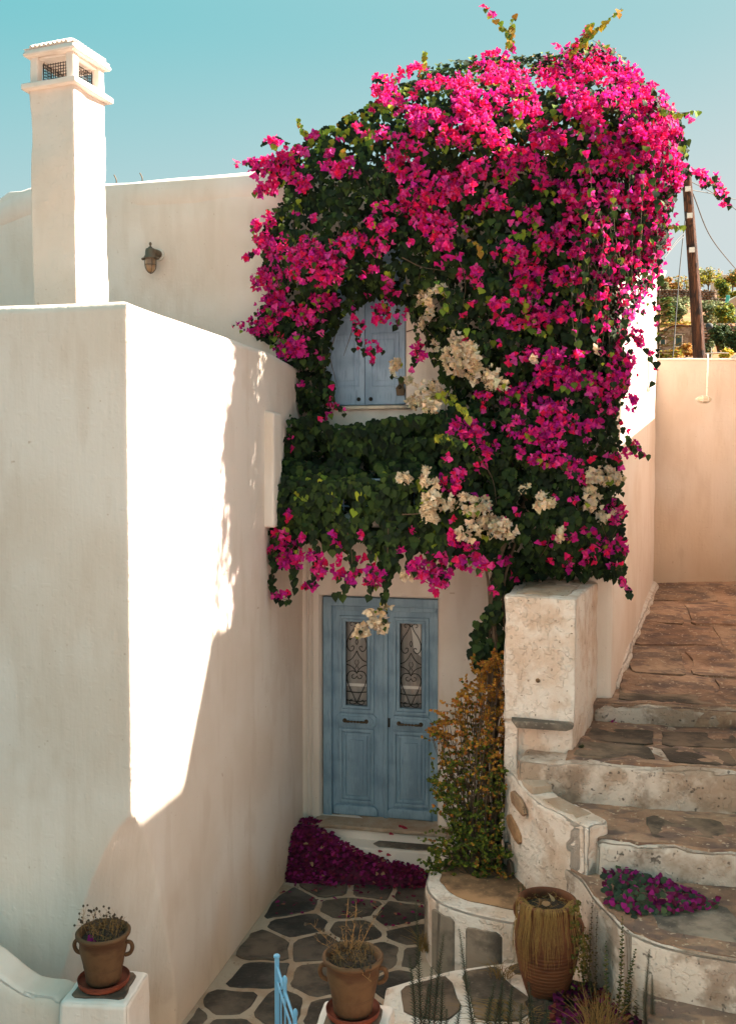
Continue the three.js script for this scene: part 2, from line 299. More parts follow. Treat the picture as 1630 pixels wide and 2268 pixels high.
// ---------------------------------------------------------------- the two-storey house behind
const house = thing('white_house', 'tall whitewashed two-storey house with pale blue double door and shutters, mostly under the bougainvillea', 'house');
{
  const hole = (x0, y0, x1, y1) => rect(x0, y0, x1, y1).reverse();
  const front = slab([[-4.2, -0.6], [2.2, -0.6], [2.2, ROOF], [-1.2, ROOF], [-2.9, ROOF], [-4.0, ROOF + 0.0], [-4.2, ROOF - 0.12]], -0.36, 0.36, 0.05, [hole(-0.62, -0.02, 0.557, 2.2), hole(-0.57, 4.07, 0.235, 5.75), ]);
  mesh('front_wall', front, M.plaster, house);
  mesh('main_block', rbox(-4.2, -0.6, -6.5, 2.15, ROOF, -0.3, { r: 0.14, step: 0.5, wob: 0.02 }), M.plaster, house);
  mesh('roof_edge', merge([rbox(-4.24, ROOF - 0.34, -0.5, -0.9, ROOF + 0.06, 0.012, { r: 0.17, step: 0.2, wob: 0.012, warp: (o) => { o.y += 0.03 * N3(o.x * 0.8, 0, 4); if (o.x < -3.7) o.y -= (-3.7 - o.x) * 0.3; } })]), M.plaster, house);
  mesh('side_wall', qbox([2.5, -4.42], [2.87, -4.36], [2.19, 0.0], [1.8, 0.0], -0.6, 6.02, { r: 0.05, step: 0.35, wob: 0.012 }), M.plaster, house);
  mesh('wall_footing', qbox([2.8, -4.3], [2.94, -4.3], [2.26, -0.35], [2.1, -0.3], 1.1, 1.47, { r: 0.07, step: 0.06, wob: 0.02, freq: 2, fine: 0.004, warp: (o) => { o.y += (-o.z) * 0.137 - 0.1; } }), M.rough, house);
  // roof slab of the room further back
  mesh('eave', rbox(2.35, 6.06, -5.0, 2.98, 6.11, -4.3, { r: 0.02 }), M.plaster, house);
  for (const x of [-2.84, -2.55]) mesh('iron_stub', tube([[x, ROOF, -0.15], [x + 0.005, ROOF + 0.08, -0.15], [x - 0.015, ROOF + 0.13, -0.14]], 0.006), M.bronze, house);

  // the double door
  const frameMat = M.blue, Z = -0.12;
  const frame = merge([slab([[-0.605, -0.03], [-0.52, -0.03], [-0.52, 2.1], [0.58, 2.1], [0.58, -0.03], [0.665, -0.03], [0.665, 2.185], [-0.605, 2.185]], -0.2, 0.13, 0.008), slab([[-0.455, 2.055], [0.515, 2.055], [0.54, 2.1], [-0.48, 2.1]], Z + 0.012, 0.03, 0.008), box(-0.52, 2.1, -0.2, 0.58, 2.12, -0.1)]);
  mesh('door_frame', frame, frameMat, house);
  const ring = (x0, y0, x1, y1, w, z, d, b = 0.006) => slab(rect(x0, y0, x1, y1), z, d, b, [rect(x0 + w, y0 + w, x1 - w, y1 - w).reverse()]);
  const octo = (x0, y0, x1, y1, c) => [[x0 + c, y0], [x1 - c, y0], [x1, y0 + c], [x1, y1 - c], [x1 - c, y1], [x0 + c, y1], [x0, y1 - c], [x0, y0 + c]];
  function spiral(cx, cy, r, turns, from, dir, z, end = 0.25) { const p = []; for (let i = 0; i <= 14; i++) { const t = i / 14, a = from + dir * t * turns * 2 * Math.PI, q = r * lerp(1, end, t); p.push(V3(cx + q * Math.cos(a), cy + q * Math.sin(a), z)); } return p; }
  for (const [dx, side] of [[0, 1], [0.55, -1]]) {
    const leaf = sub('door_leaf', house, [dx, 0, 0]);
    mesh('panel', slab(rect(-0.517, -0.02, 0.028, 2.1), Z - 0.045, 0.045, 0.004, [rect(-0.385, 1.09, -0.165, 1.94).reverse()]), M.blue, leaf);
    mesh('moulding', merge([ring(-0.447, 1.03, -0.09, 1.996, 0.03, Z, 0.02), ring(-0.412, 1.062, -0.13, 1.965, 0.03, Z, 0.012)]), M.blue, leaf);
    mesh('moulding', merge([ring(-0.447, 0.11, -0.09, 0.86, 0.03, Z, 0.022), ring(-0.41, 0.148, -0.127, 0.82, 0.03, Z, 0.01), slab(rect(-0.375, 0.19, -0.16, 0.795), Z, 0.012, 0.011), slab(rect(-0.335, 0.235, -0.2, 0.75), Z + 0.008, 0.012, 0.008)]), M.blue, leaf);
    mesh('handle_plate', merge([slab(octo(-0.478, 0.873, -0.064, 1.016, 0.035), Z, 0.022, 0.012), slab(octo(-0.445, 0.898, -0.097, 0.99, 0.03), Z + 0.02, 0.012, 0.008)]), M.blue, leaf);
    mesh('kick_board', slab([[-0.505, -0.015], [-0.055, -0.015], [-0.055, 0.055], [-0.085, 0.085], [-0.475, 0.085], [-0.505, 0.055]], Z, 0.03, 0.014), M.blue, leaf);
    mesh('handle', merge([cyl(0, 0, 0, 0.022, 0.02, 0.014, 16).rotateX(Math.PI / 2).translate(-0.385, 0.945, Z + 0.03), cyl(0, 0, 0, 0.022, 0.02, 0.014, 16).rotateX(Math.PI / 2).translate(-0.165, 0.945, Z + 0.03),
      lathe([[0.011, -0.1], [0.013, -0.06], [0.007, -0.05], [0.012, -0.03], [0.006, -0.015], [0.012, 0], [0.006, 0.015], [0.012, 0.03], [0.007, 0.05], [0.013, 0.06], [0.011, 0.1]], 12).rotateZ(Math.PI / 2).translate(-0.275, 0.945, Z + 0.07),
      cyl(0, 0, 0, 0.008, 0.008, 0.035, 8).rotateX(Math.PI / 2).translate(-0.385, 0.945, Z + 0.04), cyl(0, 0, 0, 0.008, 0.008, 0.035, 8).rotateX(Math.PI / 2).translate(-0.165, 0.945, Z + 0.04)]), M.bronze, leaf);
    mesh('pane', box(-0.39, 1.085, Z - 0.04, -0.16, 1.945, Z - 0.038), M.glass, leaf);
    { // lace curtain in soft folds, with a hem of scallops
      const g = new THREE.PlaneGeometry(0.26, 0.9, 40, 24), p = g.attributes.position;
      for (let i = 0; i < p.count; i++) { const x = p.getX(i), y = p.getY(i); p.setZ(i, 0.012 * Math.sin(x * 60 + 2 * N3(x * 5, y * 2, dx)) + 0.008 * N3(x * 20, y * 3, 1)); }
      g.computeVertexNormals(); mesh('curtain', boxUV(g.translate(-0.275, 1.515, Z - 0.09)), M.lace, leaf);
      mesh('curtain', box(-0.39, 1.27, Z - 0.075, -0.16, 1.3, Z - 0.072), M.laceWhite, leaf).name = 'curtain_hem';
      if (side < 0) { const q = slab([[-0.255, 1.66], [-0.165, 1.58], [-0.165, 1.93], [-0.29, 1.93], [-0.27, 1.8]], Z - 0.076, 0.004, 0.001); mesh('curtain_hem', q, M.laceWhite, leaf); }
    }
    { // wrought iron scrolls
      const c = -0.275, z = Z - 0.022, r = 0.0045, w = 0.105, t = [];
      t.push(tube([[c - w, 1.09, z], [c - w, 1.94, z]], r), tube([[c + w, 1.09, z], [c + w, 1.94, z]], r));
      for (const s of [-1, 1]) {
        const m = (pts) => pts.map(([x, y]) => V3(c + s * x, y, z));
        t.push(tube(m([[0.004, 1.925], [0.03, 1.86], [0.075, 1.79], [0.1, 1.715], [0.088, 1.655], [0.06, 1.635], [0.035, 1.65], [0.028, 1.678], [0.045, 1.69], [0.055, 1.675]]), r, 60));
        t.push(tube(m([[0.0, 1.9], [0.02, 1.92], [0.045, 1.93], [0.065, 1.915], [0.06, 1.895], [0.045, 1.895]]), r * 0.9, 30));
        t.push(tube(m([[0.0, 1.64], [0.02, 1.6], [0.06, 1.55], [0.1, 1.53]]), r, 24), tube(m([[0.1, 1.5], [0.06, 1.485], [0.02, 1.45], [0.0, 1.41]]), r, 24));
        t.push(tube(m([[0.0, 1.385], [0.02, 1.36], [0.045, 1.365], [0.05, 1.39], [0.03, 1.4]]), r * 0.9, 24), tube(m([[0.01, 1.55], [0.02, 1.52], [0.005, 1.49], [0.018, 1.46]]), r * 0.7, 20));
        t.push(tube(m([[0.0, 1.42], [0.03, 1.435], [0.075, 1.425], [0.1, 1.375], [0.085, 1.3], [0.04, 1.2], [0.0, 1.11]]), r, 50));
        t.push(tube(m([[0.0, 1.12], [0.02, 1.105], [0.055, 1.1], [0.075, 1.12], [0.06, 1.145], [0.042, 1.13]]), r * 0.9, 30));
        t.push(tube(m([[0.0, 1.7], [0.012, 1.73], [0.0, 1.76]]), r * 0.8, 12));
      }
      for (const y of [1.23, 1.14]) t.push(tube([[c - w, y, z], [c - 0.05, y - 0.008, z], [c, y - 0.01, z], [c + 0.05, y - 0.008, z], [c + w, y, z]], r * 1.1, 20));
      mesh('grille', merge(t), M.iron, leaf);
    }
    if (side > 0) mesh('astragal', slab(rect(0.006, -0.02, 0.05, 2.08), Z, 0.028, 0.008), M.blue, leaf);
    else mesh('lock', slab(octo(-0.512, 0.895, -0.478, 0.985, 0.008), Z, 0.014, 0.004), M.iron, leaf);
  }
  mesh('dark_room', merge([box(-0.7, -0.05, -1.3, 0.75, 2.3, -1.25), box(-0.7, -0.05, -1.3, -0.65, 2.3, -0.37), box(0.7, -0.05, -1.3, 0.75, 2.3, -0.37)]), M.dark, house);

  // threshold and step
  mesh('threshold', rbox(-0.66, -0.065, -0.2, 0.68, -0.02, 0.18, { r: 0.015, step: 0.2, wob: 0.002 }), M.paleStone, house);
  mesh('door_step', rbox(-0.76, -0.6, 0.0, 0.72, -0.15, 0.36, { r: 0.02, step: 0.15, wob: 0.005 }), M.plaster, house);
  mesh('riser', rbox(-0.66, -0.16, 0.0, 0.68, -0.066, 0.15, { r: 0.01, step: 0.2, wob: 0.003 }), M.plaster, house);
  mesh('stone', prism([[0.02, 0.17], [0.55, 0.165], [0.6, 0.2], [0.58, 0.29], [0.4, 0.32], [0.05, 0.315], [-0.02, 0.25]].reverse(), -0.16, -0.142, 0.005), M.greyStone[0], house);

  // the shutters of the upper window
  for (const [cx, s] of [[-0.37, 1], [0.03, -1]]) {
    const sh = sub('shutter', house, [cx, 0, 0]), z = -0.085;
    mesh('board', slab(rect(-0.197, 4.085, 0.197, 5.7), z, 0.035, 0.004), M.blueLight, sh);
    for (const [y0, y1] of [[4.26, 4.78], [4.92, 5.5]]) mesh('moulding', merge([ring(-0.14, y0, 0.14, y1, 0.016, z + 0.034, 0.012, 0.005), slab(rect(-0.09, y0 + 0.06, 0.09, y1 - 0.06), z + 0.034, 0.01, 0.009)]), M.blueLight, sh);
    mesh('knob', ball(0, 0, 0, 0.02).translate(s * 0.14, 4.14, z + 0.045), M.iron, sh);
    if (s < 0) mesh('latch', merge([slab([[0.12, 4.17], [0.19, 4.17], [0.2, 4.22], [0.185, 4.27], [0.2, 4.3], [0.16, 4.36], [0.13, 4.33], [0.14, 4.28], [0.11, 4.24]], z + 0.03, 0.03, 0.006), ball(0.15, 4.25, z + 0.065, 0.02)]), M.bronze, sh);
  }
  mesh('window_sill', rbox(-0.64, 4.035, -0.3, 0.31, 4.072, 0.045, { r: 0.012, step: 0.2, wob: 0.002 }), M.marble, house);
  mesh('balcony_slab', rbox(XL + 0.01, 2.94, -0.02, 1.0, 3.05, 0.9, { r: 0.03, step: 0.2, wob: 0.006 }), M.plaster, house);
  { // iron railing under the creeper
    const t = [tube([[-0.75, 3.36, 0.7], [0.5, 3.36, 0.7]], 0.012, 8), tube([[-0.75, 3.12, 0.7], [0.5, 3.12, 0.7]], 0.01, 8)];
    for (let x = -0.72; x < 0.5; x += 0.13) t.push(tube([[x, 3.04, 0.7], [x, 3.36, 0.7]], 0.008, 4));
    mesh('balcony_railing', merge(t), M.blueLight, house);
  }
  mesh('conduit', merge([tube([[-0.735, -0.05, 0.012], [-0.733, 1.2, 0.014], [-0.735, 2.3, 0.012], [-0.74, 2.9, 0.012]], 0.011, 30, 8), tube([[-0.693, -0.05, 0.01], [-0.691, 1, 0.012], [-0.695, 2.6, 0.01]], 0.008, 30, 8)]), M.plaster, house);
}

// ---------------------------------------------------------------- the lower house on the left
const low = thing('low_white_house', 'lower white house on the left, side wall half in sun, chimney on its roof', 'house');
{
  // outline level by level: the foot of the corner is cut off in a pointed-arch chamfer, the top edge is rounded
  const TOPY = 4.49, cut = (y) => { const t = clamp((1.29 - y) / 1.5); return 0.62 * Math.pow(t, 0.62); };
  const pts = [[-6.5, -0.2]]; for (let x = -6.3; x < -1.5; x += 0.2) pts.push([x, NEAR]); for (let x = -1.5; x < XL - 0.041; x += 0.02) pts.push([x, NEAR]);
  for (let i = 0; i <= 8; i++) { const a = i / 8 * Math.PI / 2; pts.push([XL - 0.04 + 0.04 * Math.sin(a), NEAR - 0.04 + 0.04 * Math.cos(a)]); }
  for (let z = NEAR - 0.055; z > NEAR - 0.7; z -= 0.02) pts.push([XL, z]); for (let z = NEAR - 0.75; z > -0.2; z -= 0.1) pts.push([XL, z]); pts.push([XL, -0.2]);
  const levels = []; for (let y = -0.6; y < 1.6; y += 0.03) levels.push([y, 0]); for (let y = 1.6; y < TOPY - 0.08; y += 0.06) levels.push([y, 0]);
  for (let i = 0; i <= 8; i++) { const a = i / 8 * Math.PI / 2; levels.push([TOPY - 0.07 + 0.07 * Math.sin(a), 0.07 * (1 - Math.cos(a))]); }
  levels.push([TOPY, 0.3], [TOPY - 0.02, 0.4]);
  const pos = [], idx = [], n = pts.length;
  levels.forEach(([y, inset]) => pts.forEach(([x0, z0]) => {
    let x = Math.min(x0, XL - inset), z = Math.min(z0, NEAR - inset);
    const s = cut(y); if (s > 0) { const over = s - (XL - x) - (NEAR - z); if (over > 0) { x -= over / 2; z -= over / 2; } }
    const w = 0.006 * N3(x * 0.8, y * 0.8, z * 0.8) + 0.0012 * N3(x * 9, y * 9, z * 9), ed = Math.exp(-Math.pow((Math.abs(XL - x) + Math.abs(NEAR - z)) / 0.05, 2)) * 0.004 * N3(y * 16, 3, 1);
    let yy = y; if (y > 4) yy += 0.02 * N3(x * 0.7, 3, z * 0.7) - (z < 0.9 ? 0.04 * (0.9 - z) : 0);
    pos.push(x + w + ed, yy, z + w + ed);
  }));
  for (let j = 0; j + 1 < levels.length; j++) for (let i = 0; i + 1 < n; i++) { const a = j * n + i, b = a + 1, c = a + n, d = c + 1; idx.push(a, b, d, a, d, c); }
  const wallGeo = new THREE.BufferGeometry(); wallGeo.setAttribute('position', new THREE.Float32BufferAttribute(pos, 3)); wallGeo.setIndex(idx); wallGeo.computeVertexNormals();
  { // uv along the outline and up, so that the plaster runs on round the corner
    const uv = [], run = [0]; for (let i = 1; i < n; i++) run.push(run[i - 1] + Math.hypot(pts[i][0] - pts[i - 1][0], pts[i][1] - pts[i - 1][1]));
    levels.forEach(([y, inset]) => run.forEach((t) => uv.push(t, y + inset))); wallGeo.setAttribute('uv', new THREE.Float32BufferAttribute(uv, 2));
  }
  mesh('wall', splashOrGlow(wallGeo, GROUND, 0.75, [0.86, 0.68, 0.5], 0.75), M.dirty, low);
  mesh('roof_deck', rbox(-6.45, 4.2, -0.2, XL - 0.3, 4.45, NEAR - 0.3, { r: 0.02, step: 0.5 }), M.greyStone[0], low);
  mesh('pilaster', rbox(-0.9, 2.94, 0.93, -0.70, 4.0, 1.17, { r: 0.03, step: 0.12, wob: 0.006, warp: (o) => { if (o.y > 3.9) o.y -= (o.x + 0.9) * 0.25; } }), M.plaster, low);
  const ch = sub('chimney', low, [-2.2, 0, 1.92]); ch.rotation.y = -0.13;
  const w = 0.2;
  mesh('shaft', rbox(-w - 0.01, 4.3, -w - 0.01, w + 0.01, 6.49, w + 0.01, { r: 0.022, step: 0.06, wob: 0.008, freq: 2.2, fine: 0.0025, warp: (o) => { const k = 1 - (o.y - 4.4) * 0.012 + 0.06; o.x *= k * 0.97; o.z *= k * 0.97; } }), M.chimney, ch);
  mesh('ledge', rbox(-0.262, 6.475, -0.262, 0.262, 6.53, 0.262, { r: 0.016, step: 0.06, wob: 0.004, freq: 4 }), M.plaster, ch);
  for (const [x, z] of [[-1, -1], [1, -1], [1, 1], [-1, 1]]) mesh('corner_post', rbox(x * 0.17 - 0.035, 6.52, z * 0.17 - 0.035, x * 0.17 + 0.035, 6.745, z * 0.17 + 0.035, { r: 0.01, step: 0.06, wob: 0.003, freq: 5 }), M.plaster, ch);
  mesh('lintel', merge([box(-0.13, 6.72, 0.15, 0.13, 6.738, 0.19), box(-0.13, 6.72, -0.19, 0.13, 6.738, -0.15), box(0.15, 6.72, -0.13, 0.19, 6.738, 0.13), box(-0.19, 6.72, -0.13, -0.15, 6.738, 0.13)]), M.plaster, ch);
  { const t = []; for (const s of [-1, 1]) for (let i = 0; i <= 12; i++) { const q = -0.145 + i * 0.29 / 12; t.push(box(q - 0.0022, 6.53, s * 0.12 - 0.002, q + 0.0022, 6.71, s * 0.12 + 0.002), box(s * 0.12 - 0.002, 6.53, q - 0.0022, s * 0.12 + 0.002, 6.71, q + 0.0022)); }
    for (const s of [-1, 1]) for (let i = 0; i < 8; i++) { const y = 6.54 + i * 0.023; t.push(box(-0.145, y - 0.002, s * 0.123 - 0.002, 0.145, y + 0.002, s * 0.123 + 0.002), box(s * 0.123 - 0.002, y - 0.002, -0.145, s * 0.123 + 0.002, y + 0.002, 0.145)); }
    mesh('wire_screen', merge(t), M.mesh, ch); }
  { // low pyramid cap with a thick rim
    const rim = rbox(-0.25, 6.74, -0.25, 0.25, 6.8, 0.25, { r: 0.02, step: 0.06, wob: 0.003, freq: 4, warp: (o) => { const k = o.y > 6.77 ? 0.96 : 1; o.x *= k; o.z *= k; } });
    mesh('cap', rim, M.plaster, ch);
    const cone = new THREE.ConeGeometry(0.34, 0.13, 4, 1); cone.rotateY(Math.PI / 4).translate(0, 6.862, 0); mesh('cap_roof', boxUV(toCreasedNormals(cone, 0.3)), M.plaster, ch);
    for (const turn of [0, 1, 2, 3]) for (let i = 0; i < 11; i++) { // the ribs of the roof
      const x = -0.21 + i * 0.042, L = 0.235 - Math.abs(x); if (L < 0.04) continue;
      const g = new THREE.CylinderGeometry(0.014, 0.017, L * 1.12, 8, 1); g.rotateX(Math.PI / 2 + 0.5); g.translate(x, 6.803 + L * 0.27, 0.24 - L / 2); g.rotateY(turn * Math.PI / 2); mesh('roof_rib', g, M.plaster, ch); }
  }
}

// ---------------------------------------------------------------- path wall at the far end
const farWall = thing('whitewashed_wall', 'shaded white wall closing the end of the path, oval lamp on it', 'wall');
mesh('wall', splashOrGlow(qbox([2.6, -4.75], [5.2, -5.3], [5.2, -5.0], [2.6, -4.35], 1.5, 4.955, { r: 0.03, step: 0.1, wob: 0.006, fine: 0.0012 }), 1.9, 1.9, [1, 0.8, 0.56], 0.55), M.farPaint, farWall);  // warm band at the foot: bounced sunlight painted into the vertex colours
mesh('coping', qbox([2.8, -4.78], [5.2, -5.33], [5.2, -4.97], [2.8, -4.375], 4.935, 4.962, { r: 0.01, step: 0.12, wob: 0.006, freq: 3 }), M.plaster, farWall);

// ---------------------------------------------------------------- stepped path
const P0 = 1.3;
struct('path', rbox(1.5, 0.2, -6, 4.6, P0, 0.19, { r: 0.03, step: 0.1, wob: 0.012, freq: 1.6, fine: 0.004, warp: (o) => { if (o.y > 1) o.y += Math.max(0, -o.z - 0.2) * 0.142 + 0.02 * N3(o.x, 0, o.z * 3); o.z += 0.03 * N3(o.x * 1.5, o.y, 7) * smooth(-1, 0, o.z); } }), M.tread);
{ // big worn slabs of the path, barely proud of each other
  const pathMesh = scene.getObjectByName('path');
  for (const [x0, x1, z0, z1, k] of [[2.3, 3.15, -0.05, -0.75, 1], [3.2, 4.2, 0.0, -0.8, 2], [2.4, 2.95, -0.82, -1.7, 3], [3.02, 4.2, -0.86, -1.6, 4], [2.5, 3.35, -1.78, -2.5, 5], [3.42, 4.3, -1.68, -2.55, 6], [2.65, 3.1, -2.6, -3.5, 7], [3.18, 4.3, -2.62, -3.4, 8], [2.8, 3.6, -3.58, -4.3, 9]]) {
    const p = []; rect(x0, z0, x1, z1).forEach((a, i, all) => { const b = all[(i + 1) % 4]; for (let q = 0; q < 6; q++) { const t = 0.06 + q * 0.88 / 5, x = lerp(a[0], b[0], t), z = lerp(a[1], b[1], t); p.push([x + 0.05 * N3(x * 4, k, z * 4) + 0.02 * N3(x * 15, k, z * 15), z + 0.05 * N3(x * 4, k + 5, z * 4) + 0.02 * N3(x * 15, 3, z * 15)]); } });
    const g = prism(p, -0.04, rr(0.016, 0.024), 0.004, 1), q = g.attributes.position; for (let i = 0; i < q.count; i++) q.setY(i, q.getY(i) + P0 + Math.max(0, -q.getZ(i) - 0.2) * 0.142 + 0.02 * N3(q.getX(i), 0, q.getZ(i) * 3)); g.computeVertexNormals();
    mesh('slab', g, k % 3 ? M.tread : M.treadPale, pathMesh);
  }
}
const steps = thing('stone_stairs', 'worn whitewashed stone stairs climbing past the house on the right', 'stairs');
{
  const wavy = (amp, k) => (o) => { o.z += amp * N3(o.x * 1.3, k, 2) ; o.y += 0.012 * N3(o.x * 1.7, k, o.z * 1.7); };
  const tr = (x0, x1, zb, zf0, zf1, y, yb, k, tx) => {
    const st = sub('step', steps);
    const [xb, xf] = Array.isArray(x0) ? x0 : [x0, x0], [tb, tf] = tx ?? [xb, xf];
    mesh('riser', qbox([xb, zb], [x1, zb], [x1, zf1], [xf, zf0], yb, y, { r: 0.05, step: 0.07, wob: 0.014, freq: 2.4, fine: 0.007, warp: wavy(0.05, k) }), M.riser, st);
    mesh('tread', qbox([tb, zb], [x1, zb], [x1, zf1 - 0.04], [tf, zf0 - 0.04], y - 0.05, y + 0.02, { r: 0.012, step: 0.05, wob: 0.012, freq: 2.4, fine: 0.003, warp: (o) => { const e = o.z; wavy(0.05, k)(o); o.z += 0.03 * N3(o.x * 6, k, 4) * smooth(zf0 - 0.3, zf0, e); } }), M.tread, st);
    return st;
  };
  tr([2.1, 2.02], 4.6, -0.6, 0.2, 0.17, P0 + 0.004, 0.2, 1);
  tr([1.6, 1.42], 4.6, 0.0, 1.43, 1.47, 1.12, -0.5, 2, [1.9, 1.8]);
  tr([1.7, 2.04], 4.6, 1.3, 2.2, 2.15, 0.78, -0.5, 3);
  { // the lowest wide tread swings round like a fan
    const c = new THREE.CatmullRomCurve3([V3(1.72, 0, 1.85), V3(1.92, 0, 2.28), V3(2.05, 0, 2.66), V3(2.17, 0, 2.95), V3(2.37, 0, 3.14), V3(2.7, 0, 3.23), V3(3.2, 0, 3.26), V3(4.6, 0, 3.2)]);
    const out = c.getSpacedPoints(60).map((p) => [p.x + 0.018 * N3(p.x * 5, 1, p.z * 5), p.z + 0.022 * N3(p.x * 5, 8, p.z * 5)]);
    const st = sub('step', steps), back = [[4.6, 1.5], [1.72, 1.5]];
    mesh('riser', prism([...out, ...back].reverse(), -0.6, 0.54, 0.04, 4), M.riser, st);
    mesh('tread', prism([...out.map(([x, z]) => [x + 0.012 + 0.02 * N3(x * 7, 3, z * 7), z - 0.02 + 0.02 * N3(x * 7, 1, z * 7)]), ...back].reverse(), 0.5, 0.546, 0.006), M.tread, st);
  }
  tr(2.3, 4.6, 2.6, 4.3, 4.3, 0.19, -0.6, 5);
  // flagstones let into the treads
  const flag = (pts, y, m) => { const p = []; pts.forEach((a, i) => { const b = pts[(i + 1) % pts.length]; for (let k = 0; k < 4; k++) { const t = 0.1 + k * 0.8 / 3, x = lerp(a[0], b[0], t), z = lerp(a[1], b[1], t); p.push([x + 0.02 * N3(x * 7, 1, z * 7), z + 0.02 * N3(x * 7, 6, z * 7)]); } }); mesh('flagstone', prism(p.reverse(), y - 0.02, y, 0.004, 1), m, steps); };
  flag([[2.0, 0.42], [2.55, 0.4], [2.5, 0.85], [1.95, 0.82]], 1.146, M.brownStone[0]); flag([[2.62, 0.4], [3.2, 0.36], [3.25, 0.8], [2.58, 0.86]], 1.146, M.brownStone[0]);
  flag([[1.92, 0.88], [2.48, 0.92], [2.5, 1.3], [1.86, 1.3]], 1.146, M.brownStone[1]); flag([[2.56, 0.93], [3.1, 0.9], [3.12, 1.34], [2.6, 1.32]], 1.146, M.brownStone[0]);
  flag([[2.35, 2.62], [2.85, 2.5], [3.0, 3.05], [2.42, 2.98]], 0.549, M.greyStone[1]); flag([[2.92, 2.5], [3.4, 2.45], [3.45, 3.0], [3.06, 3.05]], 0.549, M.brownStone[1]);
  flag([[2.45, 3.3], [2.9, 3.32], [2.95, 3.8], [2.5, 3.85]], 0.199, M.brownStone[1]); flag([[2.4, 1.62], [2.95, 1.6], [2.98, 2.05], [2.42, 2.08]], 0.806, M.brownStone[1]);
  flag([[2.3, -0.7], [3.3, -0.75], [3.35, 0.05], [2.25, 0.1]], P0 + 0.03, M.brownStone[1]);
}

// ---------------------------------------------------------------- pillar and low curved parapet beside the stairs
const pier = thing('stair_pillar', 'thick white plaster pillar between the shrub and the stairs, stone ledge on its face', 'pillar');
{
  const rag = { r: 0.028, step: 0.06, wob: 0.01, freq: 2.2, fine: 0.0035 };
  mesh('shaft', qbox([1.33, -0.1], [2.1, -0.25], [1.875, 1.26], [1.29, 1.19], 1.37, 2.41, rag), M.rough, pier);
  mesh('shaft', qbox([1.33, -0.1], [2.1, -0.25], [1.86, 1.19], [1.3, 1.13], -0.5, 1.38, rag), M.rough, pier);
  mesh('edge_strip', qbox([1.3, 0.5], [1.41, 0.5], [1.41, 1.205], [1.295, 1.19], -0.5, 1.36, { ...rag, r: 0.02 }), M.rough, pier);
  mesh('top_stone', qbox([1.45, 0.0], [1.98, -0.1], [1.8, 1.12], [1.38, 1.07], 2.38, 2.421, { r: 0.012, step: 0.05, wob: 0.012, freq: 5, fine: 0.005 }), M.paleStone, pier);
  mesh('ledge', slab([[1.36, 1.4], [1.405, 1.34], [1.8, 1.335], [1.85, 1.355], [1.862, 1.385], [1.84, 1.4]], 1.1, 0.22, 0.01), M.ledge, pier);
  mesh('hole', ball(1.57, 1.72, 1.224, 0.02, 1, 1, 0.7), M.ochreStone[0], pier);
}
const parapet = thing('low_parapet', 'low curved white parapet with flat stones on top beside the big clay jar', 'wall');
{
  const L = [[1.29, 1.12], [1.40, 1.42], [1.56, 1.72], [1.76, 2.0], [1.965, 2.24]], R = [[1.55, 1.12], [1.64, 1.36], [1.76, 1.6], [1.92, 1.84], [2.12, 2.06]];
  const cl = new THREE.CatmullRomCurve3(L.map((p) => V3(p[0], 0, p[1]))), cr = new THREE.CatmullRomCurve3(R.map((p) => V3(p[0], 0, p[1])));
  mesh('wall', rbox(0, -0.5, 0, 0.27, 0.9, 1.35, { r: 0.035, step: 0.05, wob: 0.012, freq: 2.4, fine: 0.005, warp: (o) => { const t = clamp(o.z / 1.35), a = cl.getPoint(t), b = cr.getPoint(t), s = o.x / 0.27, over = o.z < 0 || o.z > 1.35 ? o.z - clamp(o.z, 0, 1.35) : 0; o.x = lerp(a.x, b.x, s); o.z = lerp(a.z, b.z, s) + over; if (o.y > 0.5) o.y += 0.06 * smooth(0.55, 0.15, t); } }), M.rough, parapet);
  const at = (t, s, y) => { const a = cl.getPoint(t), b = cr.getPoint(t); return [lerp(a.x, b.x, s), lerp(a.z, b.z, s)]; };
  const patch = (t0, t1, y0, y1, m) => prism([at(t0, 0.18), at(t0, 0.84), at((t0 + t1) / 2, 0.88), at(t1, 0.84), at(t1, 0.16), at((t0 + t1) / 2, 0.12)].reverse(), y0, y1, 0.008);
  mesh('stone', patch(0.2, 0.44, 0.88, 0.965), M.paleStone, parapet); mesh('stone', patch(0.55, 0.88, 0.86, 0.917), M.paleStone, parapet);
  // stones showing through the plaster of the outer face
  const face = (t, y, w, h, tilt, m, n = 9) => {
    const p = cl.getPoint(t), q = cl.getTangent(t), pts = []; for (let i = 0; i < n; i++) { const a = i / n * 2 * Math.PI, k = 1 + 0.25 * N3(i * 3.1 + t * 50, y * 9, 1), x = Math.sign(Math.cos(a)) * Math.pow(Math.abs(Math.cos(a)), 0.7) * w / 2 * k, yy = Math.sin(a) * h / 2 * k; pts.push([x * Math.cos(tilt) - yy * Math.sin(tilt), x * Math.sin(tilt) + yy * Math.cos(tilt)]); }
    const o = mesh('stone', slab(pts, 0, 0.022, 0.008), m, parapet); o.position.set(p.x - q.z * 0.0, y, p.z); o.rotation.y = Math.atan2(-q.z, q.x) + 0; o.position.add(V3(-q.z, 0, q.x).multiplyScalar(0.004));
  };
  face(0.32, 0.79, 0.3, 0.12, -0.2, M.ochreStone[1]); face(0.27, 0.55, 0.34, 0.13, -0.35, M.ochreStone[0]); face(0.15, 0.33, 0.14, 0.1, 0.2, M.brownStone[1]); face(0.2, 0.2, 0.13, 0.12, -0.2, M.brownStone[0]); face(0.12, 0.05, 0.11, 0.13, 0.1, M.brownStone[1]); face(0.3, 0.02, 0.2, 0.24, 0.2, M.ochreStone[1]); face(0.55, 0.13, 0.06, 0.13, 0, M.brownStone[0]); face(0.2, -0.06, 0.1, 0.13, 0.3, M.brownStone[1]);
}

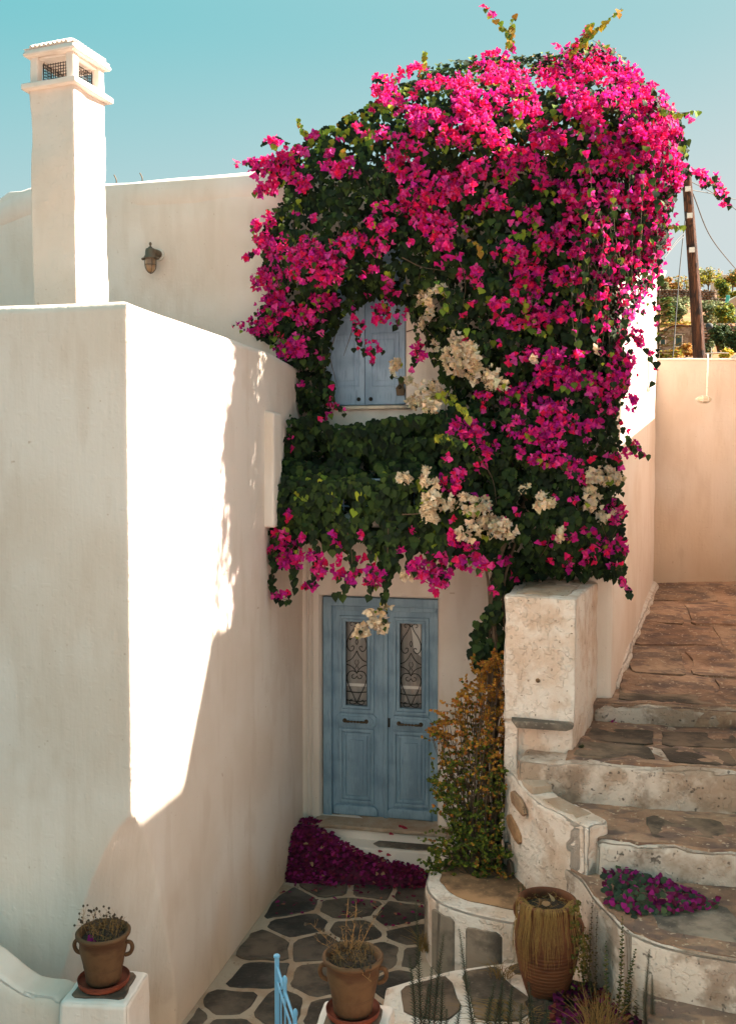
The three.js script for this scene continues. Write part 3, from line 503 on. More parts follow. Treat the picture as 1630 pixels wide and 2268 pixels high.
// ---------------------------------------------------------------- round planter under the shrub
const planter = thing('round_planter', 'low round white planter with grey stone panels, the shrub growing from it', 'planter');
{
  const out = planterOutline.getSpacedPoints(48).map((p) => [p.x, p.z]), shrink = (k) => out.map(([x, z]) => [lerp(x, 1.3, k), lerp(z, 1.2, k)]);
  const TOP = 0.14;
  mesh('wall', prism([...out, [1.62, 1.0]].reverse(), -0.6, TOP, 0.035, 3), M.rough, planter);
  mesh('stone', prism([...shrink(0.2).map(([x, z]) => [x + 0.03 * N3(x * 6, 2, z * 6), z + 0.03 * N3(x * 6, 5, z * 6)]), [1.55, 1.05]].reverse(), TOP - 0.02, TOP + 0.008, 0.004), M.ochreStone[0], planter);
  // panels: strips of the outline pushed out a little
  const strip = (t0, t1, y0, y1, m) => {
    const n = 10, pos = [], idx = [];
    for (let i = 0; i <= n; i++) { const t = lerp(t0, t1, i / n), p = planterOutline.getPointAt(t), q = planterOutline.getTangentAt(t), nx = -q.z, nz = q.x, e = Math.min(i, n - i) / n;
      const yt = y1 - 0.05 * Math.pow(1 - Math.min(1, e * 5), 2) + 0.012 * N3(t * 30, 1, 1), yb = y0 + 0.012 * N3(t * 30, 5, 1);
      const dx = out2(nx, nz, p); for (const [y, o] of [[yb, -0.01], [yb + 0.012, 0.01], [yt - 0.012, 0.01], [yt, -0.01]]) pos.push(p.x + dx[0] * (i === 0 || i === n ? -0.01 : o), y, p.z + dx[1] * (i === 0 || i === n ? -0.01 : o)); }
    for (let i = 0; i < n; i++) for (let j = 0; j < 3; j++) { const a = i * 4 + j, b = a + 1, c = a + 4, d = c + 1; idx.push(a, c, d, a, d, b); }
    const g = new THREE.BufferGeometry(); g.setAttribute('position', new THREE.Float32BufferAttribute(pos, 3)); g.setIndex(idx); mesh('stone', boxUV(toCreasedNormals(g, 0.6)), m, planter);
  };
  const out2 = (nx, nz, p) => { const s = (p.x - 1.3) * nx + (p.z - 1.2) * nz > 0 ? 1 : -1; return [nx * s, nz * s]; };
  strip(0.3, 0.465, -0.36, 0.08, M.greyStone[1]); strip(0.5, 0.66, -0.42, 0.07, M.greyStone[0]); strip(0.695, 0.87, -0.42, 0.05, M.greyStone[1]); strip(0.1, 0.27, -0.42, 0.06, M.greyStone[0]);
}

// ---------------------------------------------------------------- platform with the jar, and the bed in front
const platform = struct('stone_platform', prism([[0.62, 2.8], [0.82, 2.62], [1.03, 2.47], [1.25, 2.35], [1.5, 2.24], [2.4, 2.1], [2.6, 2.9], [2.6, 3.62], [0.7, 3.62]].reverse(), -0.6, -0.12, 0.03), M.rough);
{
  const st = (pts, m) => { let p = pts.map(([u, v]) => { const q = on('y', -0.11, u, v); return [q.x, q.z]; }); const o = []; p.forEach((a, i) => { const b = p[(i + 1) % p.length]; for (let k = 0; k < 4; k++) { const t = 0.12 + k * 0.25, x = lerp(a[0], b[0], t), z = lerp(a[1], b[1], t); o.push([x + 0.02 * N3(x * 8, 0, z * 8), z + 0.02 * N3(x * 8, 4, z * 8)]); } }); mesh('stone', prism(o, -0.14, -0.105, 0.01), m, platform); };
  st([[885, 2188], [985, 2160], [1000, 2180], [1025, 2232], [985, 2262], [895, 2245]], M.brownStone[0]);
  st([[1018, 2155], [1100, 2138], [1110, 2160], [1190, 2225], [1150, 2262], [1050, 2255], [1040, 2210]], M.brownStone[1]);
  st([[1122, 2138], [1180, 2128], [1200, 2150], [1145, 2158]], M.brownStone[1]);
  tag(mesh('soil_bed', rbox(1.6, -0.2, 2.5, 2.45, -0.06, 3.7, { r: 0.05, step: 0.05, wob: 0.03, freq: 4, fine: 0.02, warp: (o) => { if (o.y > -0.1) o.y += 0.06 * smooth(1.9, 2.4, o.x) * smooth(3.4, 2.6, o.z); } }), M.soil), null, null, null, 'structure');
  const bed = thing('front_planter', 'low whitewashed planter along the bottom edge holding the rosemary', 'planter');
  mesh('wall', qbox([0.95, 3.55], [2.5, 3.4], [2.6, 4.8], [0.95, 4.8], -0.6, 0.02, { r: 0.04, step: 0.1, wob: 0.01 }), M.rough, bed);
  mesh('soil', qbox([1.03, 3.63], [2.42, 3.5], [2.5, 4.7], [1.03, 4.7], -0.05, 0.04, { r: 0.03, step: 0.06, wob: 0.02, freq: 4 }), M.soil, bed);
}

// ---------------------------------------------------------------- gate posts, gate, low wall
function gatePost(label, x, z, turn, wx, wz, top) {
  const t = thing('gate_post', label, 'gate post', [x, 0, z], turn, 'white gate posts');
  mesh('shaft', rbox(-wx, -0.6, -wz, wx, top, wz, { r: 0.03, step: 0.06, wob: 0.007, freq: 2.5, fine: 0.0015 }), M.plaster, t);
  const c = 0.05, pts = rect(-wx + c, -wz + c, wx - c, wz - c).reverse(), p = []; pts.forEach((a, i) => { const b = pts[(i + 1) % 4]; for (let k = 0; k < 5; k++) { const q = 0.08 + k * 0.84 / 4, X = lerp(a[0], b[0], q), Z = lerp(a[1], b[1], q); p.push([X + 0.012 * N3(X * 12, 2, Z * 12), Z + 0.012 * N3(X * 12, 7, Z * 12)]); } });
  mesh('top_stone', prism(p.reverse().reverse(), top - 0.02, top + 0.014, 0.005, 1), M.brownStone[0], t); return t;
}
gatePost('white gate post at the left wall corner, carrying a flower pot with dry stems', -0.745, 4.2, 0.12, 0.2, 0.19, 0.47);
gatePost('white gate post right of the blue gate, carrying the pot with tall dry stalks', 0.73, 4.24, 0.05, 0.2, 0.2, 0.47);
const lowWall = thing('low_garden_wall', 'low round-topped white wall running off to the left from the gate post', 'wall');
mesh('wall', qbox([-4.2, 4.05], [-0.93, 4.1], [-0.95, 4.32], [-4.2, 4.5], -0.6, 0.44, { r: 0.1, step: 0.08, wob: 0.014, freq: 2, fine: 0.001, warp: (o) => { if (o.y > 0.1) o.y += 0.34 * smooth(-1.12, -1.6, o.x) * 0.55; } }), M.plaster, lowWall);
const gate = thing('iron_gate', 'small light blue iron gate standing open beside the flower pot', 'gate', [0.53, 0, 4.42], Math.atan2(0.6, -0.36));
{ // drawn along local +x, from the hinge to the free end
  const L = 0.72, arch = (t) => 0.36 + 0.13 * Math.pow(t, 1.5);
  const up = []; for (let i = 0; i <= 10; i++) up.push([L * i / 10, arch(i / 10) + 0.0, 0]);
  mesh('top_rail', tube(up, 0.009, 30, 6), M.gateBlue, gate);
  mesh('rail', tube(up.map(([x, y]) => [x, y - 0.09, 0]), 0.007, 30, 6), M.gateBlue, gate);
  mesh('bottom_rail', box(0, -0.3, -0.012, L, -0.27, 0.012), M.gateBlue, gate);
  mesh('stile', merge([box(L - 0.01, -0.34, -0.012, L + 0.013, 0.54, 0.012), ball(L + 0.003, 0.545, 0, 0.02, 1, 0.7, 1)]), M.gateBlue, gate);
  mesh('stile', box(-0.012, -0.34, -0.015, 0.014, 0.38, 0.015), M.gateBlue, gate);
  for (let i = 1; i < 7; i++) mesh('baluster', cyl(L * i / 7, -0.29, 0, 0.006, 0.006, arch(i / 7) + 0.29 - (i % 2 ? 0 : 0.08), 6), M.gateBlue, gate);
  mesh('finial', merge([ball(L * 0.72, arch(0.72) + 0.06, 0, 0.02, 0.8, 1.6, 0.8), cyl(L * 0.72, arch(0.72) - 0.03, 0, 0.012, 0.012, 0.07, 8)]), M.gateBlue, gate);
  mesh('finial', merge([ball(L * 0.38, arch(0.38) + 0.05, 0, 0.018, 0.8, 1.6, 0.8), cyl(L * 0.38, arch(0.38) - 0.03, 0, 0.011, 0.011, 0.06, 8)]), M.gateBlue, gate);
  const s = []; for (let i = 0; i <= 14; i++) { const a = i / 14 * 5; s.push([L * 0.87 + 0.035 * Math.cos(a) * (1 - i / 30), arch(0.85) - 0.045 + 0.035 * Math.sin(a) * (1 - i / 30), 0]); }
  mesh('scroll', tube(s, 0.006, 40, 6), M.gateBlue, gate);
}

// ---------------------------------------------------------------- neighbours outside the frame that shade and light the yard
const nb = thing('neighbour_house', 'white neighbouring house beyond the right edge', 'house');
mesh('wall', rbox(4.45, -0.6, -9, 9, 5.48, 3.6, { r: 0.08, step: 1 }), M.plaster, nb);
mesh('upper_storey', rbox(4.32, 2, -1.5, 9, 6.35, 0.05, { r: 0.05, step: 0.8 }), M.plaster, nb);
struct('terrace', rbox(0.4, -0.6, 7.4, 9, 1.7, 13, { r: 0.05, step: 0.6 }), M.plaster);

// ---------------------------------------------------------------- leaves and flowers
const Q = new THREE.Quaternion(), MX = new THREE.Matrix4(), AX = new THREE.Matrix4();
// local frame: y is the way the tip points, z the upper face
function placed(pos, normal, tip, size) {
  const z = normal.clone().normalize(), y = tip.clone().addScaledVector(z, -tip.dot(z)); if (y.lengthSq() < 1e-5) y.set(z.y, -z.x, 0.01); y.normalize();
  const x = V3().crossVectors(y, z); AX.makeBasis(x, y, z); Q.setFromRotationMatrix(AX);
  return new THREE.Matrix4().compose(pos, Q, V3(size, size, size));
}
function leafGeo(w, fold, droop, sharp = 1) { // heart-shaped, folded along its rib
  const rows = [[-0.06, 0.2], [0.08, 0.42], [0.3, 0.5], [0.55, 0.36], [0.8, 0.15 * sharp]], pos = [0, 0, 0], idx = [];
  for (const [t, h] of rows) { const z = -droop * t * t; pos.push(-h * w, t, z + fold * h, 0, Math.max(0, t), z, h * w, t, z + fold * h); }
  pos.push(0, 1, -droop);
  const n = rows.length; idx.push(0, 2, 1, 0, 3, 2);
  for (let i = 0; i + 1 < n; i++) { const a = 1 + i * 3, b = a + 3; idx.push(a, a + 1, b + 1, a, b + 1, b, a + 1, a + 2, b + 2, a + 1, b + 2, b + 1); }
  const e = 1 + (n - 1) * 3, k = e + 3; idx.push(e, e + 1, k, e + 1, e + 2, k);
  const g = new THREE.BufferGeometry(); g.setAttribute('position', new THREE.Float32BufferAttribute(pos, 3)); g.setIndex(idx); g.computeVertexNormals(); return g;
}
function bractGeo(open, w = 0.62, crease = 0.1) { // three papery bracts round the stalk, each cupped, pointed and a little crumpled
  const parts = [];
  for (let k = 0; k < 3; k++) {
    const pos = [], idx = [], rows = 5, cols = 4;
    for (let i = 0; i <= rows; i++) for (let j = 0; j <= cols; j++) {
      const t = i / rows, s = j / cols * 2 - 1, h = w * Math.pow(Math.sin(Math.PI * Math.pow(lerp(0.06, 0.985, t), 0.85)), 0.75) * 0.62;
      const bend = open * t + 0.25 * Math.sin(t * 3), r = t * Math.sin(0.35 + bend) * 0.95 + 0.03, up = t * Math.cos(0.35 + bend);
      const cup = -0.28 * s * s * h + crease * 0.4 * Math.sin(s * 5 + k * 2 + i);
      pos.push(s * h, up - cup * 0.3, r + cup * 0.8 + crease * 0.5 * Math.sin(i * 2.1 + j * 1.7 + k));
    }
    for (let i = 0; i < rows; i++) for (let j = 0; j < cols; j++) { const a = i * (cols + 1) + j, b = a + 1, c = a + cols + 1, d = c + 1; idx.push(a, b, d, a, d, c); }
    const g = new THREE.BufferGeometry(); g.setAttribute('position', new THREE.Float32BufferAttribute(pos, 3)); g.setIndex(idx); g.rotateY(k * 2.094 + 0.2); g.computeVertexNormals(); parts.push(g);
  }
  return mergeGeometries(parts);
}
const leafGeos = [leafGeo(0.95, 0.16, 0.18), leafGeo(0.85, 0.3, 0.32), leafGeo(1.05, 0.08, 0.1)];
const bractGeos = [bractGeo(0.5), bractGeo(0.85, 0.66, 0.14), bractGeo(0.25, 0.58)];
// copies: [{ m, c, g }]; the first `single` become parts of their own, the rest one mass
function scatter(parent, name, massName, list, geos, mat, single, mats) {
  const base = parent.position.clone().negate(), back = new THREE.Matrix4().makeTranslation(base.x, base.y, base.z);
  const order = list.map((o, i) => [o.near ?? rnd(), i]).sort((a, b) => b[0] - a[0]).map(([, i]) => list[i]);
  order.slice(0, single).forEach((o, i) => { const m = new THREE.Mesh(geos[o.g], mats[o.k ?? i % mats.length]); m.name = name; m.applyMatrix4(back.clone().multiply(o.m)); m.castShadow = m.receiveShadow = true; parent.add(m); });
  geos.forEach((g, gi) => {
    const mine = order.slice(single).filter((o) => o.g === gi); if (!mine.length) return;
    const im = new THREE.InstancedMesh(g, mat, mine.length); im.name = massName; im.castShadow = im.receiveShadow = true;
    mine.forEach((o, i) => { im.setMatrixAt(i, back.clone().multiply(o.m)); im.setColorAt(i, o.c); });
    parent.add(tag(im, null, null, null, 'stuff'));
  });
}

// the outline of the climber and its depth in front of the wall
const outlineA = [[560, 735], [600, 640], [578, 560], [600, 480], [640, 420], [600, 385], [645, 330], [720, 282], [800, 240], [870, 195], [960, 145], [1050, 125], [1150, 125], [1230, 118], [1290, 88], [1345, 98], [1395, 145], [1455, 205], [1500, 255], [1518, 320], [1505, 400], [1478, 470], [1465, 560], [1420, 590], [1360, 612], [1352, 690], [1375, 745], [1390, 850], [1360, 930], [1375, 1000], [1370, 1080], [1380, 1160], [1385, 1285], [1300, 1272], [1180, 1275], [1120, 1325], [1085, 1250], [1010, 1200], [985, 1100], [985, 930], [1000, 870], [965, 800], [945, 740], [905, 680], [868, 655], [815, 662], [765, 690], [735, 740], [722, 800], [738, 870], [715, 930], [660, 900], [645, 840], [610, 770]];
const outlineB = [[645, 925], [700, 920], [740, 945], [850, 928], [960, 908], [1005, 900], [1010, 1160], [985, 1235], [930, 1205], [890, 1215], [860, 1270], [835, 1210], [790, 1185], [745, 1225], [700, 1175], [650, 1215], [610, 1260], [598, 1180], [608, 1095], [625, 1000]];
const outlineD = [[930, 930], [1100, 900], [1110, 1250], [1070, 1235], [1000, 1225], [930, 1200]];
const outlineC = [[1100, 1240], [1118, 1340], [1116, 1480], [1096, 1440], [1050, 1478], [1036, 1430], [1062, 1370], [1088, 1330]];
const inside = (poly, u, v) => { let c = false; for (let i = 0, j = poly.length - 1; i < poly.length; j = i++) { const [a, b] = poly[i], [p, q] = poly[j]; if ((b > v) !== (q > v) && u < (p - a) * (v - b) / (q - b) + a) c = !c; } return c; };
const edgeDist = (poly, u, v) => { let d = 1e9; for (let i = 0, j = poly.length - 1; i < poly.length; j = i++) { const [a, b] = poly[j], [p, q] = poly[i], L = (p - a) ** 2 + (q - b) ** 2, t = clamp(((u - a) * (p - a) + (v - b) * (q - b)) / L); d = Math.min(d, Math.hypot(u - a - t * (p - a), v - b - t * (q - b))); } return d; };
function front(u, v) { // how far the foliage stands out from the wall, read where the picture line meets it
  if (inside(outlineB, u, v) && u < 985) return lerp(0.62, 1.08, smooth(1000, 1075, v)) + 0.05 * N3(u / 40, v / 40, 3);
  const e = smooth(-10, 110, edgeDist(outlineA, u, v) * (inside(outlineA, u, v) ? 1 : -1));
  const lowPart = smooth(640, 900, v);
  let z = lerp(lerp(0.3, lerp(0.9, 0.55, smooth(1080, 1230, u)), e), lerp(0.28, 0.72, e), lowPart) + 0.12 * N3(u / 75, v / 75, 1) + 0.07 * N3(u / 30, v / 30, 5);
  z -= 0.9 * smooth(300, 60, v);
  if (u < 760 && v > 640) z = lerp(0.2, 0.5, e);
  if (u > 940 && u < 1110 && v > 890) return lerp(1.06, 0.86, smooth(1000, 1110, u)) + 0.06 * N3(u / 40, v / 40, 3) - 0.3 * smooth(960, 890, v);
  if (u > 985 && v > 900) z = lerp(0.35, 0.92, e * smooth(1390, 1250, u) ) + 0.1 * N3(u / 60, v / 60, 2);
  if (v > 1180 && u < 1100) z = 1.08;
  return z;
}
const spot = (u, v, dz = 0) => on('z', front(u, v) + dz, u, v);

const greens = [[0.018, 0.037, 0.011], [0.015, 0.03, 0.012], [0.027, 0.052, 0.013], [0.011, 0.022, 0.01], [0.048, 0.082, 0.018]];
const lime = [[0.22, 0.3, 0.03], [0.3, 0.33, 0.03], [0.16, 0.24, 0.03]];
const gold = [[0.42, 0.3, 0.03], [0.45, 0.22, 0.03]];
const pick = (a) => a[Math.floor(rnd() * a.length)];
const vary = (c, k = 0.25) => { const s = 1 + rr(-k, k); return lin(c[0] * s * rr(0.9, 1.1), c[1] * s, c[2] * s * rr(0.85, 1.15)); };
const leafInst = leafMat([1, 1, 1], 0.3), leafSingles = greens.map((c) => leafMat(c, 0.3)).concat(lime.map((c) => leafMat(c, 0.45)));
const bractMat = (c, t) => new THREE.MeshPhysicalMaterial({ color: lin(...c), roughness: 0.8, transmission: t, thickness: 0, specularIntensity: 0.3, side: THREE.DoubleSide });
const pinks = [[0.82, 0.012, 0.2], [0.78, 0.015, 0.27], [0.88, 0.015, 0.13], [0.66, 0.016, 0.33], [0.88, 0.045, 0.36], [0.9, 0.09, 0.42]];
const purples = [[0.6, 0.014, 0.32], [0.5, 0.012, 0.3], [0.68, 0.014, 0.3]];
const whites = [[0.86, 0.7, 0.5], [0.8, 0.62, 0.42], [0.88, 0.77, 0.6]];
const bractInst = bractMat([1, 1, 1], 0.4), bractSingles = [...pinks, ...purples].map((c) => bractMat(c, 0.4)), whiteSingles = whites.map((c) => bractMat(c, 0.35));

function oneLeaf(p, size, colours, out = V3(0.1, 0.35, 1)) {
  const n = out.clone().add(V3(gauss() * 0.9, gauss() * 0.7, gauss() * 0.55)), tip = V3(gauss() * 0.6, -1 + gauss() * 0.5, 0.35 + gauss() * 0.4);
  return { m: placed(p, n, tip, size * (rnd() < 0.25 ? rr(0.4, 0.7) : rr(0.75, 1.3))), c: vary(pick(colours), 0.4), g: Math.floor(rnd() * 3), near: p.z + 0.15 * rnd() };
}
function oneFlower(p, size, colours, out = V3(0.15, 0.3, 1)) { // the stalk end of the flower points back into the spray
  const tip = out.clone().add(V3(gauss() * 1.3, gauss() * 1.2 - 0.15, gauss() * 0.8));
  return { m: placed(p, V3(gauss(), gauss(), gauss() + 0.1), tip, size * rr(0.75, 1.15)), c: vary(pick(colours), 0.18), g: Math.floor(rnd() * 3), near: p.z + 0.1 * rnd() };
}

const pinkPlant = thing('pink_bougainvillea', 'huge magenta bougainvillea climbing over the house front and roof', 'climbing plant', [1.22, 0.1, 0.85]);
const whitePlant = thing('white_bougainvillea', 'cream white bougainvillea sprays among the magenta ones beside the shutters', 'climbing plant', [1.32, 0.1, 0.75]);
const creeper = thing('leafy_creeper', 'dark green leafy climber covering the balcony railing above the blue door', 'climbing plant', [1.12, 0.1, 0.8]);

const leaves = [], flowers = [], whiteFlowers = [], whiteLeaves = [], creeperLeaves = [];
{ // the mass of leaves
  const fill = (poly, count, list, size, layers) => {
    const us = poly.map((p) => p[0]), vs = poly.map((p) => p[1]), u0 = Math.min(...us), u1 = Math.max(...us), v0 = Math.min(...vs), v1 = Math.max(...vs);
    for (let k = 0, tries = 0; k < count && tries < count * 9; tries++) {
      let u = rr(u0, u1), v = rr(v0, v1); if (!inside(poly, u, v)) continue;
      const e = edgeDist(poly, u, v), zf = front(u, v); u += gauss() * 9; v += gauss() * 9;
      // hollows where little grows
      const hollow = N3(u / 55, v / 55, 20); const deep = rnd() < layers ? Math.pow(rnd(), 1.3) * (0.15 + 0.8 * zf) : rnd() * 0.1;
      if (hollow > 0.24 && deep < 0.16 && e > 25) continue;
      const z = Math.max(v < 400 ? -0.4 : 0.04, zf - deep), p = on('z', z, u, v), top = smooth(260, 90, v);
      const lit = v < 330 && deep < 0.15 && rnd() < (u < 900 ? 0.42 : 0.24) ? (rnd() < 0.14 ? gold : lime) : v < 760 && rnd() < 0.04 ? lime : greens;  // upper outer leaves: young growth, plus sunlit tone put into the colour
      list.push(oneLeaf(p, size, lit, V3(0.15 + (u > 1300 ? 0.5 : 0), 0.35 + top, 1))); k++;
      if (list === creeperLeaves && v > 1040 && deep < 0.2 && rnd() < 0.3) list[list.length - 1].c = vary(rnd() < 0.1 ? pick(lime) : greens[4], 0.35);
    }
  };
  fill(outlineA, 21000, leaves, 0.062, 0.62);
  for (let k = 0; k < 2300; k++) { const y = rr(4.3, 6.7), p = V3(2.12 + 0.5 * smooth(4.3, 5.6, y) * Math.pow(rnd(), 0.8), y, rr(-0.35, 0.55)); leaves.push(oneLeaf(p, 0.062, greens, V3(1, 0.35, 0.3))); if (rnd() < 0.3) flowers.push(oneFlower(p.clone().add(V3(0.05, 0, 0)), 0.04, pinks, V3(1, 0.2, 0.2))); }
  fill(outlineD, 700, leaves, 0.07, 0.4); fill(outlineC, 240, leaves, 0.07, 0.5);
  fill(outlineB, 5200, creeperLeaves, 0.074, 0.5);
}
// sprays of flowers: [u, v, half width, half height, depth offset]
function spray(u, v, ru, rv, { dense = 1, colours = pinks, list = flowers, size = 0.038, dz = 0.02, leafy = 0.12, greenList = leaves } = {}) {
  const n = Math.max(3, Math.round(ru * rv * 3.14 / (v < 660 ? 27 : 40) * dense)), lobes = Math.max(2, Math.round(ru * rv / 150)), c = [];
  for (let k = 0; k < lobes; k++) { const a = rnd() * 6.283, q = Math.sqrt(rnd()) * 0.8; c.push([q * Math.cos(a), q * Math.sin(a), rr(0.22, 0.6), rr(-0.06, 0.08)]); }
  for (let k = 0; k < n; k++) {
    const l = pick(c), a = rnd() * 6.283, q = Math.sqrt(rnd()) * l[2], x = l[0] + q * Math.cos(a), y = l[1] + q * Math.sin(a);
    const bulge = 0.07 * Math.sqrt(Math.max(0, 1 - (q / l[2]) ** 2)), uu = u + x * ru, vv = v + y * rv, p = spot(uu, vv, dz + l[3] + bulge * rr(-0.4, 1));
    if (rnd() < leafy) greenList.push(oneLeaf(p, 0.05, rnd() < 0.3 ? lime : greens)); else list.push(oneFlower(p, size, colours, V3(x * 0.7, -y * 0.7 + 0.25, 0.9)));
  }
}
const sprays = (rows, opt) => { for (const [u, v, ru, rv, d] of rows) spray(u, v, ru, rv, { ...opt, dense: (opt?.dense ?? 1) * (d ?? 1) }); };
// crown
sprays([[865, 190, 48, 26], [915, 155, 34, 20, 0.7], [1030, 200, 36, 52], [1055, 262, 46, 42], [1115, 178, 62, 48], [1160, 238, 40, 34], [1095, 132, 52, 18, 0.7], [1245, 165, 56, 50], [1315, 128, 50, 44], [1365, 190, 60, 46], [1280, 222, 50, 36], [1438, 218, 48, 32], [1320, 264, 32, 32], [1440, 280, 62, 46], [1402, 326, 56, 46], [1478, 306, 34, 40], [1460, 366, 44, 42], [1375, 362, 42, 34], [1428, 420, 50, 42], [1494, 398, 24, 26, 0.8]]);
sprays([[1455, 480, 36, 36], [1412, 512, 46, 34], [1440, 556, 34, 30], [1378, 572, 42, 34], [1352, 604, 38, 20], [1290, 440, 42, 34], [1242, 420, 34, 26], [1355, 430, 32, 28], [1160, 345, 40, 36], [1125, 380, 40, 30], [1050, 380, 34, 30], [1000, 315, 34, 26, 0.8], [945, 268, 30, 36], [890, 330, 46, 30, 0.8], [870, 370, 22, 38], [1000, 425, 48, 44], [915, 452, 46, 36], [955, 500, 52, 32], [980, 535, 34, 20], [845, 482, 36, 36, 0.7]]);
sprays([[1135, 562, 34, 28, 0.8], [1220, 540, 34, 30, 0.8], [1282, 548, 34, 30], [1165, 620, 38, 48], [1260, 610, 36, 20, 0.7], [1045, 615, 26, 24], [1095, 668, 34, 22, 0.8], [1135, 700, 34, 28], [1195, 700, 42, 30, 0.8], [1242, 696, 28, 26, 0.8], [1315, 645, 14, 18, 0.7], [1190, 480, 30, 24, 0.5], [1320, 500, 26, 22, 0.6], [1090, 300, 30, 24, 0.6], [1205, 330, 30, 30, 0.6], [1240, 290, 24, 26, 0.5]]);
// left shoulder
sprays([[605, 312, 22, 12, 0.8], [645, 345, 44, 28], [612, 385, 54, 34], [655, 400, 34, 30], [592, 425, 30, 20], [548, 358, 22, 9, 0.7], [680, 302, 24, 16, 0.7], [765, 374, 42, 24], [585, 490, 28, 28, 0.9], [580, 527, 26, 32, 0.9], [612, 542, 36, 34, 0.9], [690, 556, 50, 34], [716, 600, 40, 42], [772, 530, 42, 26, 0.8], [596, 630, 34, 42], [658, 590, 30, 28, 0.8], [720, 664, 34, 24, 0.9], [660, 692, 24, 14, 0.8], [690, 482, 16, 11, 0.7]]);
sprays([[608, 684, 56, 36], [572, 727, 48, 26, 0.9], [646, 768, 44, 32], [678, 704, 32, 26], [728, 672, 24, 22, 0.8], [628, 837, 17, 22], [550, 570, 9, 13, 0.8]], { colours: [...pinks, purples[0]] });
// over the shutters
sprays([[798, 727, 26, 16, 0.6], [808, 770, 34, 16, 0.6], [832, 797, 14, 8, 0.7], [852, 697, 32, 32, 0.8], [745, 895, 18, 12, 0.7], [726, 922, 22, 12, 0.7], [870, 640, 20, 20, 0.4], [820, 600, 22, 18, 0.4], [928, 780, 22, 24], [905, 700, 10, 12, 0.6]], { colours: [...pinks, purples[2]], dz: 0.06 });
// lower right, in shade
sprays([[1258, 801, 60, 28, 0.9], [1218, 837, 42, 28], [1282, 829, 50, 36], [1330, 849, 42, 40], [1374, 809, 30, 38], [1414, 749, 24, 26, 0.7], [1436, 785, 12, 10, 0.6], [1378, 857, 30, 30], [1404, 893, 18, 22, 0.7], [1348, 893, 32, 24], [1158, 877, 44, 26, 0.8], [1186, 905, 36, 24, 0.8], [1234, 909, 34, 28], [1158, 953, 42, 30, 0.8], [1202, 961, 44, 32], [1266, 945, 34, 26], [1318, 949, 24, 20, 0.7], [1218, 1005, 48, 28, 0.8], [1258, 1029, 32, 22, 0.8], [1178, 785, 22, 22, 0.8]], { colours: [...pinks, ...purples] });
sprays([[1058, 873, 30, 18, 0.8], [1042, 953, 55, 26, 0.8], [1078, 993, 30, 24, 0.7], [1002, 1057, 30, 36, 0.9], [1274, 1061, 20, 22, 0.7], [1378, 1001, 26, 15, 0.7], [1402, 985, 16, 20, 0.6], [1425, 1010, 14, 8, 0.6], [1364, 1129, 20, 30, 0.8], [1346, 1217, 44, 26, 0.7], [1366, 1245, 22, 16, 0.8], [1286, 1245, 36, 12, 0.7], [1314, 1181, 14, 14, 0.7], [1250, 1200, 20, 14, 0.5], [1150, 1000, 20, 20, 0.5]], { colours: [...pinks, ...purples] });
// hanging fringe under the balcony
sprays([[640, 1150, 13, 18, 0.6], [628, 1215, 34, 28, 0.7], [617, 1190, 18, 16, 0.7], [657, 1242, 36, 24, 0.7], [685, 1295, 22, 12, 0.7], [727, 1270, 34, 30, 0.7], [817, 1270, 42, 30, 0.7], [770, 1284, 20, 12, 0.6], [616, 1318, 24, 12, 0.7], [950, 1255, 50, 36], [958, 1312, 10, 8], [747, 1207, 15, 12, 0.7], [802, 1182, 10, 8], [740, 1180, 12, 8, 0.6], [1007, 1190, 18, 26, 0.7], [1038, 1245, 38, 26, 0.6], [1074, 1249, 16, 20, 0.7], [1118, 1241, 20, 14, 0.8], [1095, 1300, 10, 14, 0.6], [650, 980, 8, 14, 0.6]], { size: 0.048, greenList: creeperLeaves });
// loose ends beyond the outline
sprays([[1580, 415, 30, 24, 0.6], [1608, 448, 12, 10, 0.7], [1545, 385, 20, 14, 0.5], [1060, 262, 20, 20, 0.4], [1532, 268, 12, 8, 0.3], [1088, 35, 10, 8, 0.5], [1230, 98, 10, 8, 0.5], [1390, 245, 20, 20, 0.5]], { leafy: 0.3 });
sprays([[905, 235, 40, 24, 0.7], [965, 195, 40, 26, 0.8], [845, 235, 30, 18, 0.6], [985, 270, 34, 22, 0.7], [835, 300, 26, 18, 0.5], [790, 290, 22, 14, 0.5], [720, 345, 20, 16, 0.5], [905, 380, 34, 26, 0.7], [1085, 450, 34, 28, 0.6], [1100, 330, 36, 26, 0.7], [1200, 400, 34, 28, 0.7], [1185, 290, 32, 26, 0.7], [1330, 320, 40, 34, 0.9], [1310, 380, 36, 28, 0.8], [830, 540, 34, 24, 0.6], [640, 600, 36, 30, 0.7], [625, 660, 36, 28, 0.7], [1250, 500, 34, 26, 0.6], [1330, 560, 30, 24, 0.7], [940, 430, 34, 30, 0.8]]);
sprays([[700, 1235, 24, 16, 0.6], [770, 1235, 22, 14, 0.6], [880, 1225, 18, 14, 0.5], [985, 1270, 26, 18, 0.7], [900, 1170, 14, 10, 0.5], [665, 1190, 18, 12, 0.6], [1045, 1205, 22, 16, 0.6]], { size: 0.046, greenList: creeperLeaves });
const W_ = { colours: whites, list: whiteFlowers, greenList: whiteLeaves, dz: 0.09, size: 0.04, leafy: 0.06, dense: 1.5 };
